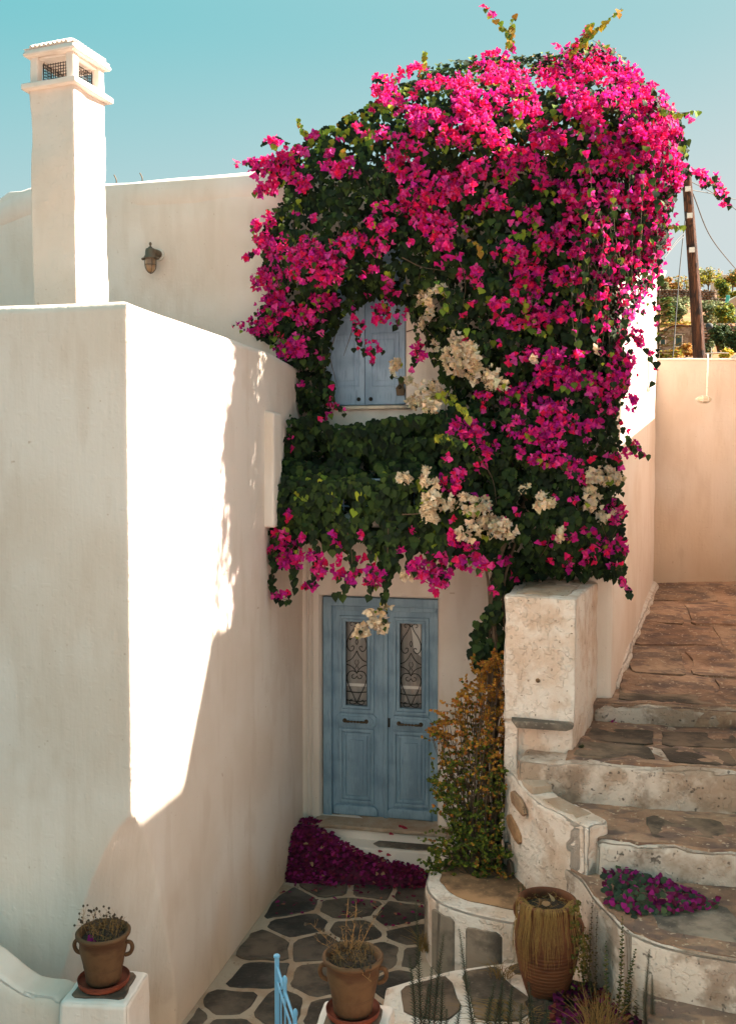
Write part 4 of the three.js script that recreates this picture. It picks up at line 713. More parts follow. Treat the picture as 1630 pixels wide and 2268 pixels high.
sprays([[942, 682, 26, 42, 0.8], [980, 640, 22, 14, 0.5], [1022, 780, 40, 50, 1.2], [1035, 815, 30, 34], [938, 872, 42, 36], [960, 900, 30, 22], [882, 817, 19, 22, 0.8], [900, 850, 16, 14, 0.5], [1097, 838, 30, 25, 0.8], [962, 1118, 40, 34], [952, 1055, 22, 28, 0.7], [895, 1070, 19, 27, 0.7], [1042, 1115, 42, 24], [1077, 1170, 52, 36, 1.1], [1202, 1121, 25, 26, 0.8], [1326, 1053, 28, 30], [1354, 1061, 24, 27, 0.7], [1310, 1109, 30, 30, 0.8], [1346, 1137, 26, 18, 0.8], [1242, 1180, 18, 18, 0.5], [1166, 1081, 14, 11, 0.8], [1322, 765, 11, 13, 0.6], [1180, 800, 8, 8], [960, 770, 12, 14, 0.6]], W_);
sprays([[902, 1280, 13, 22, 0.7], [835, 1368, 27, 20, 0.6], [800, 1398, 24, 13, 0.7], [847, 1393, 18, 8, 0.8], [862, 1340, 10, 10, 0.6]], { ...W_, size: 0.05, dz: 0.0 });

for (let k = 0; k < 420; k++) { const u = rr(540, 1530), v = rr(90, 1280); if (inside(outlineA, u, v) && N3(u / 90, v / 90, 40) > -0.1) for (let i = 0; i < 3; i++) flowers.push(oneFlower(spot(u + gauss() * 12, v + gauss() * 12, 0.05), 0.042, pinks)); }
// strands: a thin stem with leaves set along it
const stems = { pink: [], white: [], creeper: [] };
function strand(kind, pts, { n = 14, size = 0.055, colours = greens, list, jitter = 0.02, r = 0.003, dz = 0.05, blooms = 0, bloomColours = pinks, bloomList = flowers } = {}) {
  const w = pts.map(([u, v, z]) => z === undefined ? spot(u, v, dz) : on('z', z, u, v)), c = new THREE.CatmullRomCurve3(w); stems[kind].push(taper(w, r * 1.3, r * 0.5, 5));
  for (let i = 0; i < n; i++) { const p = c.getPointAt((i + rnd()) / n).add(V3(gauss() * jitter, gauss() * jitter, gauss() * jitter)); if (rnd() < blooms) bloomList.push(oneFlower(p, 0.045, bloomColours)); else list.push(oneLeaf(p, size, colours)); }
}
const up = V3(0, 1, 0);
for (const [pts, n, cols, bl] of [
  [[[1135, 120, 0.2], [1130, 80, 0.15], [1105, 50, 0.1], [1068, 15, 0.1]], 24, [...gold, ...lime], 0.12], [[[1120, 110, 0.25], [1128, 85, 0.25], [1132, 60, 0.2], [1138, 32, 0.2]], 20, [...lime, greens[2], ...gold], 0],
  [[[1290, 100, 0.3], [1310, 75, 0.2], [1345, 45, 0.15], [1376, 18, 0.15]], 30, [...gold, ...lime], 0], [[[1265, 120, 0.3], [1285, 85, 0.25], [1310, 50, 0.25]], 24, [...lime, greens[2], ...gold], 0.1],
  [[[1460, 240, 0.4], [1500, 250, 0.45], [1548, 245, 0.5]], 16, [...lime, greens[2]], 0.1], [[[1480, 365, 0.5], [1530, 380, 0.5], [1575, 410, 0.5], [1620, 458, 0.5]], 30, greens, 0.35],
  [[[620, 350, 0.4], [570, 360, 0.4], [520, 362, 0.4]], 16, greens, 0.4], [[[640, 320, 0.35], [610, 305, 0.35], [580, 318, 0.35]], 12, greens, 0.4], [[[680, 300, 0.3], [668, 280, 0.3], [660, 262, 0.3]], 12, [...gold, ...lime], 0],
  [[[940, 140, 0.2], [940, 125, 0.2], [942, 112, 0.2]], 8, [...gold, ...lime], 0], [[[850, 190, 0.2], [840, 178, 0.2], [830, 175, 0.2]], 6, greens, 0], [[[590, 565, 0.5], [560, 560, 0.5], [545, 575, 0.5]], 8, greens, 0.5],
  [[[1460, 500, 0.5], [1490, 500, 0.5], [1512, 500, 0.5]], 10, [...gold, ...lime], 0], [[[1370, 930, 0.5], [1395, 975, 0.55], [1415, 1000, 0.6], [1440, 1015, 0.6]], 18, greens, 0.2], [[[1375, 1250, 0.5], [1380, 1285, 0.55], [1395, 1315, 0.6]], 18, greens, 0.3],
  [[[1370, 740, 0.5], [1405, 745, 0.5], [1440, 790, 0.5]], 12, greens, 0.45], [[[780, 640, 0.3], [785, 690, 0.33], [790, 745, 0.36], [832, 805, 0.36]], 22, greens, 0.35], [[[870, 640, 0.3], [880, 680, 0.3], [880, 730, 0.32]], 14, greens, 0.3],
  [[[735, 850, 0.4], [740, 890, 0.4], [765, 915, 0.45]], 14, greens, 0.2], [[[715, 650, 0.4], [712, 760, 0.42], [725, 880, 0.42]], 26, greens, 0.05], [[[940, 620, 0.5], [915, 680, 0.45], [925, 760, 0.4], [910, 830, 0.4]], 26, greens, 0.15],
  [[[1180, 480], [1190, 520], [1180, 560]], 16, lime, 0.05], [[[1130, 520], [1180, 515], [1195, 560]], 14, lime, 0.1], [[[1160, 660], [1170, 720], [1210, 740]], 22, lime, 0.1], [[[1250, 620], [1290, 660], [1330, 690]], 22, lime, 0.2], [[[1060, 700], [1080, 760], [1070, 820]], 18, greens, 0],  // lime strands: sun flecks put into the leaf colour
  [[[1040, 530], [1060, 545], [1068, 560]], 8, gold, 0], [[[760, 330], [768, 345], [765, 352]], 6, gold, 0],
]) strand('pink', pts, { n, colours: cols, list: leaves, blooms: bl });
for (const [pts, n, cols] of [
  [[[860, 1170, 1.12], [858, 1230, 1.13], [856, 1300, 1.12], [850, 1330, 1.12]], 34, greens], [[[880, 1170, 1.12], [872, 1220, 1.13], [885, 1255, 1.12]], 16, greens], [[[730, 1090, 1.1], [745, 1110, 1.14], [740, 1140, 1.14]], 14, lime], [[[690, 1160, 1.12], [700, 1230, 1.14], [690, 1300, 1.13]], 22, greens],
  [[[610, 1180, 1.1], [605, 1250, 1.12], [612, 1320, 1.1], [645, 1330, 1.1]], 26, greens], [[[770, 1180, 1.12], [780, 1240, 1.13], [760, 1310, 1.12], [735, 1312, 1.12]], 24, greens], [[[930, 1190, 1.1], [905, 1230, 1.12], [915, 1260, 1.1]], 16, greens], [[[985, 1180, 1.1], [1000, 1240, 1.1], [985, 1290, 1.1]], 18, greens],
  [[[640, 1180, 1.1], [650, 1260, 1.12], [655, 1300, 1.1]], 20, greens], [[[820, 1180, 1.12], [822, 1250, 1.12], [820, 1320, 1.12]], 20, greens], [[[780, 1060, 0.9], [800, 1090, 1.1], [790, 1130, 1.14]], 14, [greens[4], ...lime]], [[[930, 1060, 1.05], [940, 1090, 1.12], [930, 1130, 1.14]], 14, [greens[4], ...lime]],
]) strand('creeper', pts, { n, colours: cols, list: creeperLeaves, size: 0.068, r: 0.0035 });
for (const [pts, n, cols, bl] of [
  [[[850, 1310, 1.1], [838, 1350, 1.1], [815, 1385, 1.1], [775, 1412, 1.1]], 16, [...greens, ...lime], 0.3], [[[850, 1320, 1.1], [850, 1360, 1.1], [855, 1395, 1.1]], 12, greens, 0.35], [[[970, 870], [1000, 890], [1025, 905], [1040, 930]], 46, [[0.5, 0.46, 0.05], [0.4, 0.42, 0.05]], 0], [[[965, 965], [1000, 968], [1035, 980]], 40, [[0.5, 0.46, 0.05], [0.45, 0.36, 0.04]], 0],  // bright yellow strands: sunlight on these leaves is painted into their colour
  [[[955, 880], [990, 870], [1010, 885]], 16, [[0.5, 0.46, 0.05]], 0], [[[965, 620], [990, 650], [985, 690]], 14, lime, 0.1], [[[890, 840], [870, 835], [865, 825]], 6, greens, 0.3],
]) strand('white', pts, { n, colours: cols, list: whiteLeaves, blooms: bl, bloomColours: whites, bloomList: whiteFlowers, size: 0.05, dz: 0.22 });

for (let k = 0; k < 30; k++) { // loose shoots hanging free of the mass at the sunny corner
  const x = rr(1.8, 2.5), z = rr(0.68, 1.0), y = rr(4.9, 6.3), L = rr(0.5, 1.1), w = [V3(x - 0.1, y + 0.1, z - 0.4), V3(x, y, z - 0.05), V3(x + rr(-0.05, 0.1), y - L * 0.5, z + 0.05), V3(x + rr(-0.05, 0.12), y - L, z + rr(-0.05, 0.12))], c = new THREE.CatmullRomCurve3(w);
  stems.pink.push(taper(w, 0.003, 0.0015, 5)); const n = Math.round(L * 16);
  for (let i = 0; i < n; i++) { const p = c.getPointAt(0.25 + 0.75 * (i + rnd()) / n).add(V3(gauss() * 0.03, gauss() * 0.02, gauss() * 0.03)); if (rnd() < 0.35) flowers.push(oneFlower(p, 0.04, pinks)); else leaves.push(oneLeaf(p, 0.055, rnd() < 0.2 ? lime : greens)); }
}
{ // the woody stems
  const local = (plant, pts, r0, r1) => taper(pts.map((p) => V3(...p).sub(plant.position)), r0, r1, 8, 40);
  const move = (g, plant) => g.translate(-plant.position.x, -plant.position.y, -plant.position.z);
  const trunk = (plant, pts, r0, r1) => mesh('trunk', boxUV(local(plant, pts, r0, r1)), M.bark, plant);
  trunk(pinkPlant, [[1.2, 0.05, 0.92], [1.22, 0.8, 0.9], [1.16, 1.4, 0.88], [1.19, 1.9, 0.86], [1.15, 2.4, 0.8], [1.3, 3.2, 0.6], [1.2, 4.4, 0.45], [1.0, 5.4, 0.4]], 0.028, 0.015);
  trunk(pinkPlant, [[1.25, 0.05, 0.88], [1.17, 0.9, 0.86], [1.22, 1.5, 0.84], [1.17, 2.1, 0.8], [1.22, 2.7, 0.7], [1.6, 3.6, 0.45], [1.9, 4.8, 0.4], [2.0, 5.8, 0.4]], 0.022, 0.012);
  trunk(whitePlant, [[1.3, 0.05, 0.8], [1.26, 0.9, 0.78], [1.3, 1.7, 0.74], [1.24, 2.4, 0.66], [1.4, 3.2, 0.5], [1.0, 4.3, 0.35]], 0.017, 0.009);
  trunk(creeper, [[1.14, 0.05, 0.86], [1.12, 0.9, 0.88], [1.14, 1.8, 0.84], [1.1, 2.6, 0.82], [0.9, 3.1, 0.9], [0.2, 3.3, 0.93], [-0.6, 3.3, 0.92]], 0.016, 0.008);
  const twigs = []; for (let k = 0; k < 70; k++) { const u = rr(640, 1450), v = rr(200, 1150); if (!inside(outlineA, u, v)) continue; const a = spot(u, v, -0.25), b = spot(u + gauss() * 40, v + 50, -0.05), c = spot(u + gauss() * 60, v + 110, 0.0); twigs.push(taper([a, b, c], 0.006, 0.002, 5)); }
  for (const pts of [[[905, 690], [930, 715], [960, 745]], [[900, 735], [930, 725], [975, 700]], [[940, 735], [945, 760], [938, 790]], [[890, 570], [930, 590], [985, 600]], [[1130, 960], [1100, 930], [1080, 935]], [[1060, 1010], [1090, 1060], [1100, 1120]], [[890, 1140], [940, 1135], [990, 1110]], [[1010, 560], [1030, 620], [1025, 680]]]) twigs.push(taper(pts.map(([u, v]) => spot(u, v, 0.07)), 0.006, 0.002, 5));
  mesh('stems', move(merge([...stems.pink, ...twigs]), pinkPlant), M.bark, pinkPlant).userData.kind = 'stuff';
  mesh('stems', move(merge(stems.white), whitePlant), M.bark, whitePlant).userData.kind = 'stuff';
  mesh('stems', move(merge(stems.creeper), creeper), M.bark, creeper).userData.kind = 'stuff';
}
scatter(pinkPlant, 'leaf', 'leaves', leaves, leafGeos, leafInst, 300, leafSingles.slice(0, 5));
scatter(pinkPlant, 'flower', 'flowers', flowers, bractGeos, bractInst, 300, bractSingles);
scatter(whitePlant, 'leaf', 'leaves', whiteLeaves, leafGeos, leafInst, 60, leafSingles);
scatter(whitePlant, 'flower', 'flowers', whiteFlowers, bractGeos, bractInst, 300, whiteSingles);
scatter(creeper, 'leaf', 'leaves', creeperLeaves, leafGeos, leafInst, 300, leafSingles.slice(0, 5));
console.log('leaves', leaves.length, 'flowers', flowers.length, 'white', whiteFlowers.length, 'creeper', creeperLeaves.length);

// ---------------------------------------------------------------- the orange and green shrub by the door
const smallLeaf = leafGeo(1.0, 0.08, 0.12, 1.4);
{
  const shrub = thing('shrub', 'straggling shrub of small orange and green leaves growing in the round planter by the door', 'shrub', [1.15, 0.12, 1.4]);
  const out = [[1080, 1445], [1105, 1440], [1118, 1500], [1120, 1700], [1120, 1900], [1118, 1955], [1060, 1950], [1010, 1940], [965, 1965], [950, 1945], [955, 1890], [985, 1830], [965, 1760], [948, 1730], [985, 1710], [972, 1660], [948, 1615], [975, 1590], [1005, 1560], [1010, 1530], [1040, 1525], [1060, 1490]];
  const list = [], stems = [], depth = (u, v) => lerp(1.5, 1.05, smooth(1960, 1500, v)) + 0.12 * N3(u / 40, v / 40, 7);
  const orange = [[0.46, 0.22, 0.03], [0.54, 0.28, 0.045], [0.36, 0.16, 0.025], [0.46, 0.15, 0.035]], olive = [[0.09, 0.12, 0.018], [0.13, 0.16, 0.02], [0.2, 0.21, 0.025], [0.06, 0.08, 0.015]];
  const colourAt = (u, v) => { const o = smooth(1800, 1560, v) * 0.8 + 0.35 * smooth(-0.1, 0.4, N3(u / 35, v / 45, 9)) + (u > 1060 ? 0.12 : 0); return rnd() < o ? orange : olive; };
  const whorl = (p, u, v) => { const cols = colourAt(u, v), n = 3 + Math.floor(rnd() * 3); for (let i = 0; i < n; i++) { const d = V3(gauss(), gauss() + 0.25, gauss()).normalize(); list.push({ m: placed(p, V3(gauss(), gauss() + 0.6, gauss() + 0.3), d, rr(0.016, 0.026)), c: vary(pick(cols), 0.3), g: 0, near: rnd() }); } };
  const roots = [[1.12, 0.13, 1.25], [1.2, 0.13, 1.35], [1.05, 0.13, 1.45], [1.2, 0.13, 1.1], [0.98, 0.13, 1.3]];
  for (let k = 0; k < 480; k++) {
    let u, v, n = 0; do { u = rr(940, 1125); v = rr(1430, 1975); n++; } while (!inside(out, u, v) && n < 300);
    const e = on('z', depth(u, v) - Math.pow(rnd(), 1.6) * 0.35, u, v), r0 = pick(roots), root = V3(...r0), h = clamp((e.y - 0.13) / 1.9);
    const mid = root.clone().lerp(e, 0.55).add(V3(gauss() * 0.05, 0.08 * h, gauss() * 0.05)), dirn = V3(gauss(), gauss() * 0.6 + 0.1, gauss() * 0.7 + 0.2).normalize().multiplyScalar(rnd() < 0.25 ? rr(0.13, 0.24) : rr(0.05, 0.12));
    const tip = e.clone().add(dirn); if (tip.x > 1.27 && tip.z < 1.3) tip.x = 1.26;
    if (k % 3 === 0) stems.push(taper([root, mid, e, tip], 0.0065, 0.0016, 5, 12)); else stems.push(taper([e.clone().lerp(mid, 0.25), e, tip], 0.003, 0.0014, 4, 6));
    for (let i = 0; i < 9; i++) { const t = i / 8, p = e.clone().lerp(tip, t * 1.3 - 0.3).add(V3(gauss(), gauss(), gauss()).multiplyScalar(0.014)); whorl(p, u, v); }
  }
  for (const [pts, cnt] of [[[[1010, 1600], [985, 1605], [950, 1615]], 10], [[[1040, 1560], [1020, 1535], [1012, 1550]], 8], [[[1000, 1740], [975, 1735], [945, 1728]], 10], [[[1000, 1900], [970, 1920], [945, 1930]], 12], [[[1060, 1500], [1045, 1480], [1050, 1450]], 8]]) {
    const w = pts.map(([u, v]) => on('z', depth(u, v), u, v)), c = new THREE.CatmullRomCurve3(w); stems.push(taper(w, 0.004, 0.0015, 5, 10)); for (let i = 0; i < cnt * 3; i++) { const p = c.getPointAt(rnd()).add(V3(gauss(), gauss(), gauss()).multiplyScalar(0.015)); whorl(p, pts[1][0], pts[1][1]); }
  }
  mesh('branches', merge(stems).translate(-1.15, -0.12, -1.4), M.bark, shrub).userData.kind = 'stuff';
  const mats = [...orange, ...olive].map((c) => leafMat(c, 0.25));
  scatter(shrub, 'leaf', 'leaves', list, [smallLeaf], leafMat([1, 1, 1], 0.25), 120, mats);
}

// ---------------------------------------------------------------- fallen petals
const petalGeo = (() => { const g = leafGeo(0.85, 0.12, 0.2, 1.6); return g; })();
function petals(name, label, list, single, cols, base, group) {
  const t = thing(name, label, 'fallen petals', base, 0, group); const mats = cols.map((c) => bractMat(c, 0.25));
  scatter(t, 'petal', 'petals', list, [petalGeo], bractMat([1, 1, 1], 0.25), single, mats); return t;
}
const dull = [[0.16, 0.01, 0.058], [0.22, 0.011, 0.085], [0.11, 0.008, 0.036], [0.2, 0.018, 0.05], [0.32, 0.02, 0.15]], pale = [[0.5, 0.3, 0.16], [0.4, 0.16, 0.1]];
{
  const list = []; // heaped in the corner and along the step
  const heap = (x, z) => { const corner = Math.exp(-Math.pow((x + 0.8) / 0.75, 2)), toe = smooth(0.72, 0.4, z); return 0.25 * corner * toe + 0.13 * smooth(0.62, 0.38, z) * smooth(0.75, 0.3, x); };
  for (let k = 0; k < 3600; k++) {
    const x = -0.77 + 1.45 * Math.pow(rnd(), 1.25), z = rr(0.12, 0.66 + 0.04 * N3(x * 6, 1, 1)), ground = z < 0.17 ? -0.02 : z < 0.36 ? -0.14 : GROUND + 0.015;
    if (z < 0.36 && x > -0.28 - (0.36 - z) * 1.3 + rr(-0.08, 0.05)) continue; if (z < 0.17 && x > -0.55) continue;
    if (z > 0.55 - 0.1 * x + rr(-0.1, 0.08) && x > -0.3) continue;
    let y = Math.max(ground, GROUND + heap(x, z) * 1.0) + rr(-0.03, 0.02); if (z >= 0.36 && y < GROUND + 0.012) y = GROUND + 0.012; if (z < 0.36) y = Math.max(y, ground + 0.008);
    list.push({ m: placed(V3(x, y, z), V3(gauss() * 0.8, 1, gauss() * 0.8 + 0.35), V3(gauss(), gauss() * 0.3, gauss()), rr(0.03, 0.05)), c: vary(rnd() < 0.03 ? pick(pale) : pick(dull), 0.3), g: 0, near: y });
  }
  const core = new THREE.PlaneGeometry(1.46, 0.5, 60, 24); core.rotateX(-Math.PI / 2).translate(-0.05, 0, 0.4);
  { const p = core.attributes.position; for (let i = 0; i < p.count; i++) { const x = p.getX(i), z = p.getZ(i); let y = GROUND + heap(x, z) - 0.035; if (z > 0.55 - 0.1 * x && x > -0.3) y = GROUND - 0.05; p.setY(i, y + 0.012 * N3(x * 30, 1, z * 30)); } core.computeVertexNormals(); core.translate(0.4, -GROUND, -0.4); }
  const heapThing =petals('petal_heap', 'heap of fallen dark magenta petals in the corner before the blue door', list, 200, dull, [-0.4, GROUND, 0.4]);
  mesh('packed_petals', boxUV(core), std({ color: lin(0.09, 0.008, 0.032), bumpMap: roughBump, bumpScale: 0.02 }), heapThing);
  const drift = []; for (let k = 0; k < 150; k++) { const z = 0.5 + 0.9 * Math.pow(rnd(), 2.2), x = rr(-0.75, 0.62); drift.push({ m: placed(V3(x, GROUND + 0.022, z), V3(gauss() * 0.4, 1, gauss() * 0.4), V3(gauss(), gauss() * 0.2, gauss()), rr(0.025, 0.045)), c: vary(rnd() < 0.25 ? pick(pale) : pick(dull), 0.35), g: 0 }); }
  petals('loose_petals', 'thin drift of dried petals strewn over the paving just before the heap', drift, 150, [...dull, pale[1]], [-0.1, GROUND, 0.8]);
  const few = []; for (const [u, v, y] of [[883, 1830, -0.01], [889, 1831, -0.01], [893, 1833, -0.01], [862, 1846, -0.01], [856, 1893, -0.13], [838, 1886, -0.13]]) { const p = on('y', y, u, v); few.push({ m: placed(p, V3(gauss() * 0.4, 1, 0.4), V3(1, 0, gauss()), 0.045), c: vary(pick(dull)), g: 0 }); }
  petals('loose_petals', 'few stray red petals on the marble doorstep', few, 9, [[0.4, 0.03, 0.06]], [0.2, 0, 0.1]);
  const st = []; for (let k = 0; k < 26; k++) { const p = on('y', 1.135, 1362 + gauss() * 16, 1601 + gauss() * 3); st.push({ m: placed(p.add(V3(0, rr(0, 0.03), 0)), V3(gauss(), 1, gauss()), V3(gauss(), 0.2, gauss()), 0.045), c: vary(pick(purples)), g: 0 }); }
  petals('loose_petals', 'small clump of bright purple petals at the foot of the top stair riser', st, 26, purples, [2.15, 1.12, 0.3]);
}
// ---------------------------------------------------------------- pots
const PROFILE = [[0, 0], [0.108, 0], [0.116, 0.012], [0.12, 0.06], [0.136, 0.14], [0.15, 0.2], [0.157, 0.235], [0.154, 0.262], [0.16, 0.29], [0.172, 0.305], [0.18, 0.318], [0.181, 0.332], [0.172, 0.342], [0.158, 0.338], [0.146, 0.318], [0.142, 0.285]];
function pot(label, x, z, turn, k, mat) {
  const t = thing('flower_pot', label, 'flower pot', [x, 0.485, z], turn, 'clay flower pots on the gate posts');
  mesh('saucer', lathe([[0, 0], [0.13, 0], [0.142, 0.012], [0.148, 0.04], [0.142, 0.043], [0.134, 0.016], [0, 0.014]]), M.clayRed, t);
  mesh('body', lathe(PROFILE.map(([r, y]) => [r * k, y * k + 0.02])), mat, t);
  const lines = []; for (const y of [0.105, 0.115]) { const g = new THREE.TorusGeometry((0.128 + (y - 0.105) * 0.2) * k, 0.0018, 6, 48); g.rotateX(Math.PI / 2).translate(0, y * k + 0.02, 0); lines.push(g); } mesh('incised_band', merge(lines), mat, t);
  for (const s of [-1, 1]) mesh('handle', tube([[s * 0.15 * k, 0.29 * k, 0], [s * 0.185 * k, 0.287 * k, 0], [s * 0.198 * k, 0.255 * k, 0], [s * 0.182 * k, 0.215 * k, 0], [s * 0.148 * k, 0.2 * k, 0]], 0.0135 * k, 24, 10), mat, t);
  const soil = new THREE.CircleGeometry(0.145 * k, 32); soil.rotateX(-Math.PI / 2); const p = soil.attributes.position; for (let i = 0; i < p.count; i++) p.setY(i, 0.292 * k + 0.02 + 0.014 * N3(p.getX(i) * 25, 1, p.getZ(i) * 25)); soil.computeVertexNormals(); mesh('soil', boxUV(soil), M.soil, t);
  return t;
}
// dry plants standing in a pot: wiry stems with forks and seed heads
function dryPlant(name, label, x, y, z, list, heads) {
  const t = thing(name, label, 'dry plant', [x, y, z]), st = [], hd = [];
  for (const [dx, dz, hx, hy, hz, r, forks] of list) {
    const a = V3(dx, 0, dz), c = V3(hx, hy, hz), b = a.clone().lerp(c, 0.5).add(V3(gauss() * 0.02, 0.01, gauss() * 0.02)); st.push(taper([a, b, c], r, r * 0.45, 5, 10));
    for (let i = 0; i < forks; i++) { const q = rr(0.35, 1), p = q < 0.5 ? a.clone().lerp(b, q * 2) : b.clone().lerp(c, q * 2 - 1), L = rr(0.02, 0.055), e = p.clone().add(V3(gauss(), gauss() * 0.7 + 0.35, gauss()).normalize().multiplyScalar(L)); st.push(taper([p, p.clone().lerp(e, 0.5).add(V3(gauss() * 0.006, 0, gauss() * 0.006)), e], r * 0.5, r * 0.3, 4, 5)); if (rnd() < heads) { const h = new THREE.IcosahedronGeometry(rr(0.004, 0.008), 0); h.scale(1, rr(0.9, 1.6), 1).translate(e.x, e.y, e.z); hd.push(h); } }
  }
  mesh('stems', merge(st), M.dryStem, t); if (hd.length) mesh('seed_heads', merge(hd), M.bark, t).userData.kind = 'stuff';
  return t;
}
{
  pot('tan clay flower pot on the left gate post, handle on its right side', -0.755, 4.2, 0.15, 0.86, M.clayTan);
  const l = []; for (let k = 0; k < 40; k++) { const a = rnd() * 6.28, q = 0.105 * Math.sqrt(rnd()); l.push([q * Math.cos(a), q * Math.sin(a), q * Math.cos(a) + gauss() * 0.05, rr(0.04, 0.11), q * Math.sin(a) + gauss() * 0.05, 0.0014, 6]); }
  for (const [x, h] of [[-0.1, 0.16], [-0.06, 0.13], [0.0, 0.16], [0.05, 0.13], [-0.12, 0.12], [0.09, 0.11]]) l.push([x, rr(-0.04, 0.04), x + gauss() * 0.04, h, gauss() * 0.04, 0.0016, 9]);
  dryPlant('dry_plant', 'short tangle of withered straw-coloured stems in the left pot', -0.755, 0.76, 4.2, l, 0.5);
  const f = []; for (let k = 0; k < 5; k++) f.push({ m: placed(V3(-0.79 + gauss() * 0.012, 0.775 + gauss() * 0.008, 4.27), V3(gauss(), 1, 1), V3(gauss(), gauss(), gauss()), 0.035), c: lin(0.4, 0.02, 0.16), g: 0 });
  petals('loose_petals', 'dark magenta petals caught among the dry stems of the left pot', f, 5, [[0.4, 0.02, 0.16]], [-0.79, 0.76, 4.25]);
  pot('tan clay flower pot with two handles on the right gate post beside the gate', 0.72, 4.2, 0.1, 0.92, M.clayTan);
  const m = []; for (let k = 0; k < 34; k++) { const a = rnd() * 6.28, q = 0.115 * Math.sqrt(rnd()); m.push([q * Math.cos(a), q * Math.sin(a), q * Math.cos(a) + gauss() * 0.07, rr(0.03, 0.09), q * Math.sin(a) + gauss() * 0.07, 0.0014, 5]); }
  m.push([-0.03, 0, -0.03, 0.34, -0.02, 0.0026, 10], [-0.02, 0, 0.02, 0.3, 0.0, 0.0024, 14], [0, 0, 0.16, 0.33, 0.0, 0.0022, 16], [-0.05, 0, -0.23, 0.2, 0.03, 0.0016, 14], [-0.03, 0.02, -0.19, 0.12, 0.05, 0.0016, 10], [-0.02, 0, 0.02, 0.23, 0.03, 0.0024, 9], [0.02, 0, 0.04, 0.2, -0.02, 0.002, 8], [-0.01, 0, -0.06, 0.2, 0.02, 0.002, 8], [-0.03, 0.05, 0.14, 0.0, 0.18, 0.002, 4]);
  dryPlant('dry_plant', 'tall dry golden stalks with dark seed heads in the right pot', 0.72, 0.78, 4.2, m, 0.6);
}
{ // the big jar
  const J = [1.705, -0.13, 2.72], t = thing('clay_jar', 'big ribbed terracotta jar beside the low parapet, draped with dry vines', 'jar', J);
  const prof = [[0, 0], [0.105, 0], [0.118, 0.01]], R = (y) => y < 0.46 ? lerp(0.112, 0.214, Math.sin(clamp(y / 0.46) * Math.PI / 2)) : lerp(0.214, 0.172, smooth(0.46, 0.68, y));
  for (let y = 0.02; y < 0.66; y += 0.006) prof.push([R(y) + (y < 0.4 ? 0.0028 * Math.sin(y * 2 * Math.PI / 0.026) : 0), y]);
  prof.push([0.176, 0.665], [0.19, 0.672], [0.196, 0.684], [0.194, 0.698], [0.182, 0.703], [0.168, 0.696], [0.162, 0.67], [0.165, 0.6]);
  mesh('body', lathe(prof, 56), M.jar, t);
  for (const s of [0.35, 3.6]) mesh('handle', tube([[0.185, 0.62, 0], [0.225, 0.615, 0], [0.245, 0.57, 0], [0.232, 0.52, 0], [0.2, 0.5, 0]], 0.014, 24, 8).rotateY(-s), M.jar, t);
  const soil = new THREE.CircleGeometry(0.165, 32); soil.rotateX(-Math.PI / 2).translate(0, 0.63, 0); mesh('soil', boxUV(soil), M.soil, t);
  const d = thing('dry_vines', 'dry straw-coloured vines spilling over the rim of the terracotta jar', 'dry plant', J), st = [], lv = [];
  const strandTo = (a, L, r, out) => { const p0 = V3(0.1 * Math.cos(a), 0.64, 0.1 * Math.sin(a)), pts = [p0, V3(0.17 * Math.cos(a), 0.705, 0.17 * Math.sin(a)), V3(0.203 * Math.cos(a), 0.69, 0.203 * Math.sin(a))]; for (let i = 1; i <= 5; i++) { const y = 0.68 - L * i / 5, q = Math.max(R(clamp(y, 0, 0.66)) + 0.006, 0.2) + out * i / 5 + rr(0, 0.008); a += gauss() * 0.05; pts.push(V3(q * Math.cos(a), y, q * Math.sin(a))); } st.push(taper(pts, r, r * 0.5, 4, 16)); return pts; };
  for (let k = 0; k < 150; k++) { const a = Math.PI / 2 + gauss() * 1.25 + 0.3, L = rr(0.12, 0.36) + (a > 1.9 ? 0.14 * rnd() : 0); strandTo(a, L, 0.0016, rr(0, 0.02)); }
  for (let k = 0; k < 16; k++) { const pts = strandTo(rr(-0.1, 0.7), rr(0.3, 0.62), 0.0022, rr(0.02, 0.09)); for (let i = 2; i < pts.length; i++) for (let q = 0; q < 5; q++) lv.push({ m: placed(pts[i].clone().add(V3(gauss() * 0.02, gauss() * 0.03, gauss() * 0.02)).add(V3(...J)), V3(gauss(), gauss(), gauss() + 0.5), V3(gauss(), gauss(), gauss()), rr(0.012, 0.022)), c: vary(pick([[0.16, 0.14, 0.03], [0.22, 0.15, 0.04], [0.08, 0.09, 0.02]])), g: 0 }); }
  for (let k = 0; k < 120; k++) { const a = rnd() * 6.28, q = 0.16 * Math.sqrt(rnd()), p = V3(q * Math.cos(a), 0.645 + rr(0, 0.03), q * Math.sin(a)), e = p.clone().add(V3(gauss() * 0.06, gauss() * 0.012, gauss() * 0.06)); st.push(tube([p, e], 0.0014, 2, 4)); }
  mesh('strands', merge(st), M.straw, d).userData.kind = 'stuff';
  scatter(d, 'leaf', 'leaves', lv, [smallLeaf], leafMat([1, 1, 1], 0.2), 40, [leafMat([0.16, 0.14, 0.03], 0.2)]);
  for (const [x, z, c] of [[-0.05, 0.03, 1], [0.03, -0.04, 0], [0.0, 0.05, 1]]) { const m = mesh('dead_leaf', leafGeos[1].clone(), leafMat([[0.45, 0.3, 0.16], [0.35, 0.2, 0.1]][c], 0.2), d); m.position.set(x, 0.67, z); m.scale.setScalar(0.07); m.rotation.set(-1.2, x * 30, 0.4); }
}

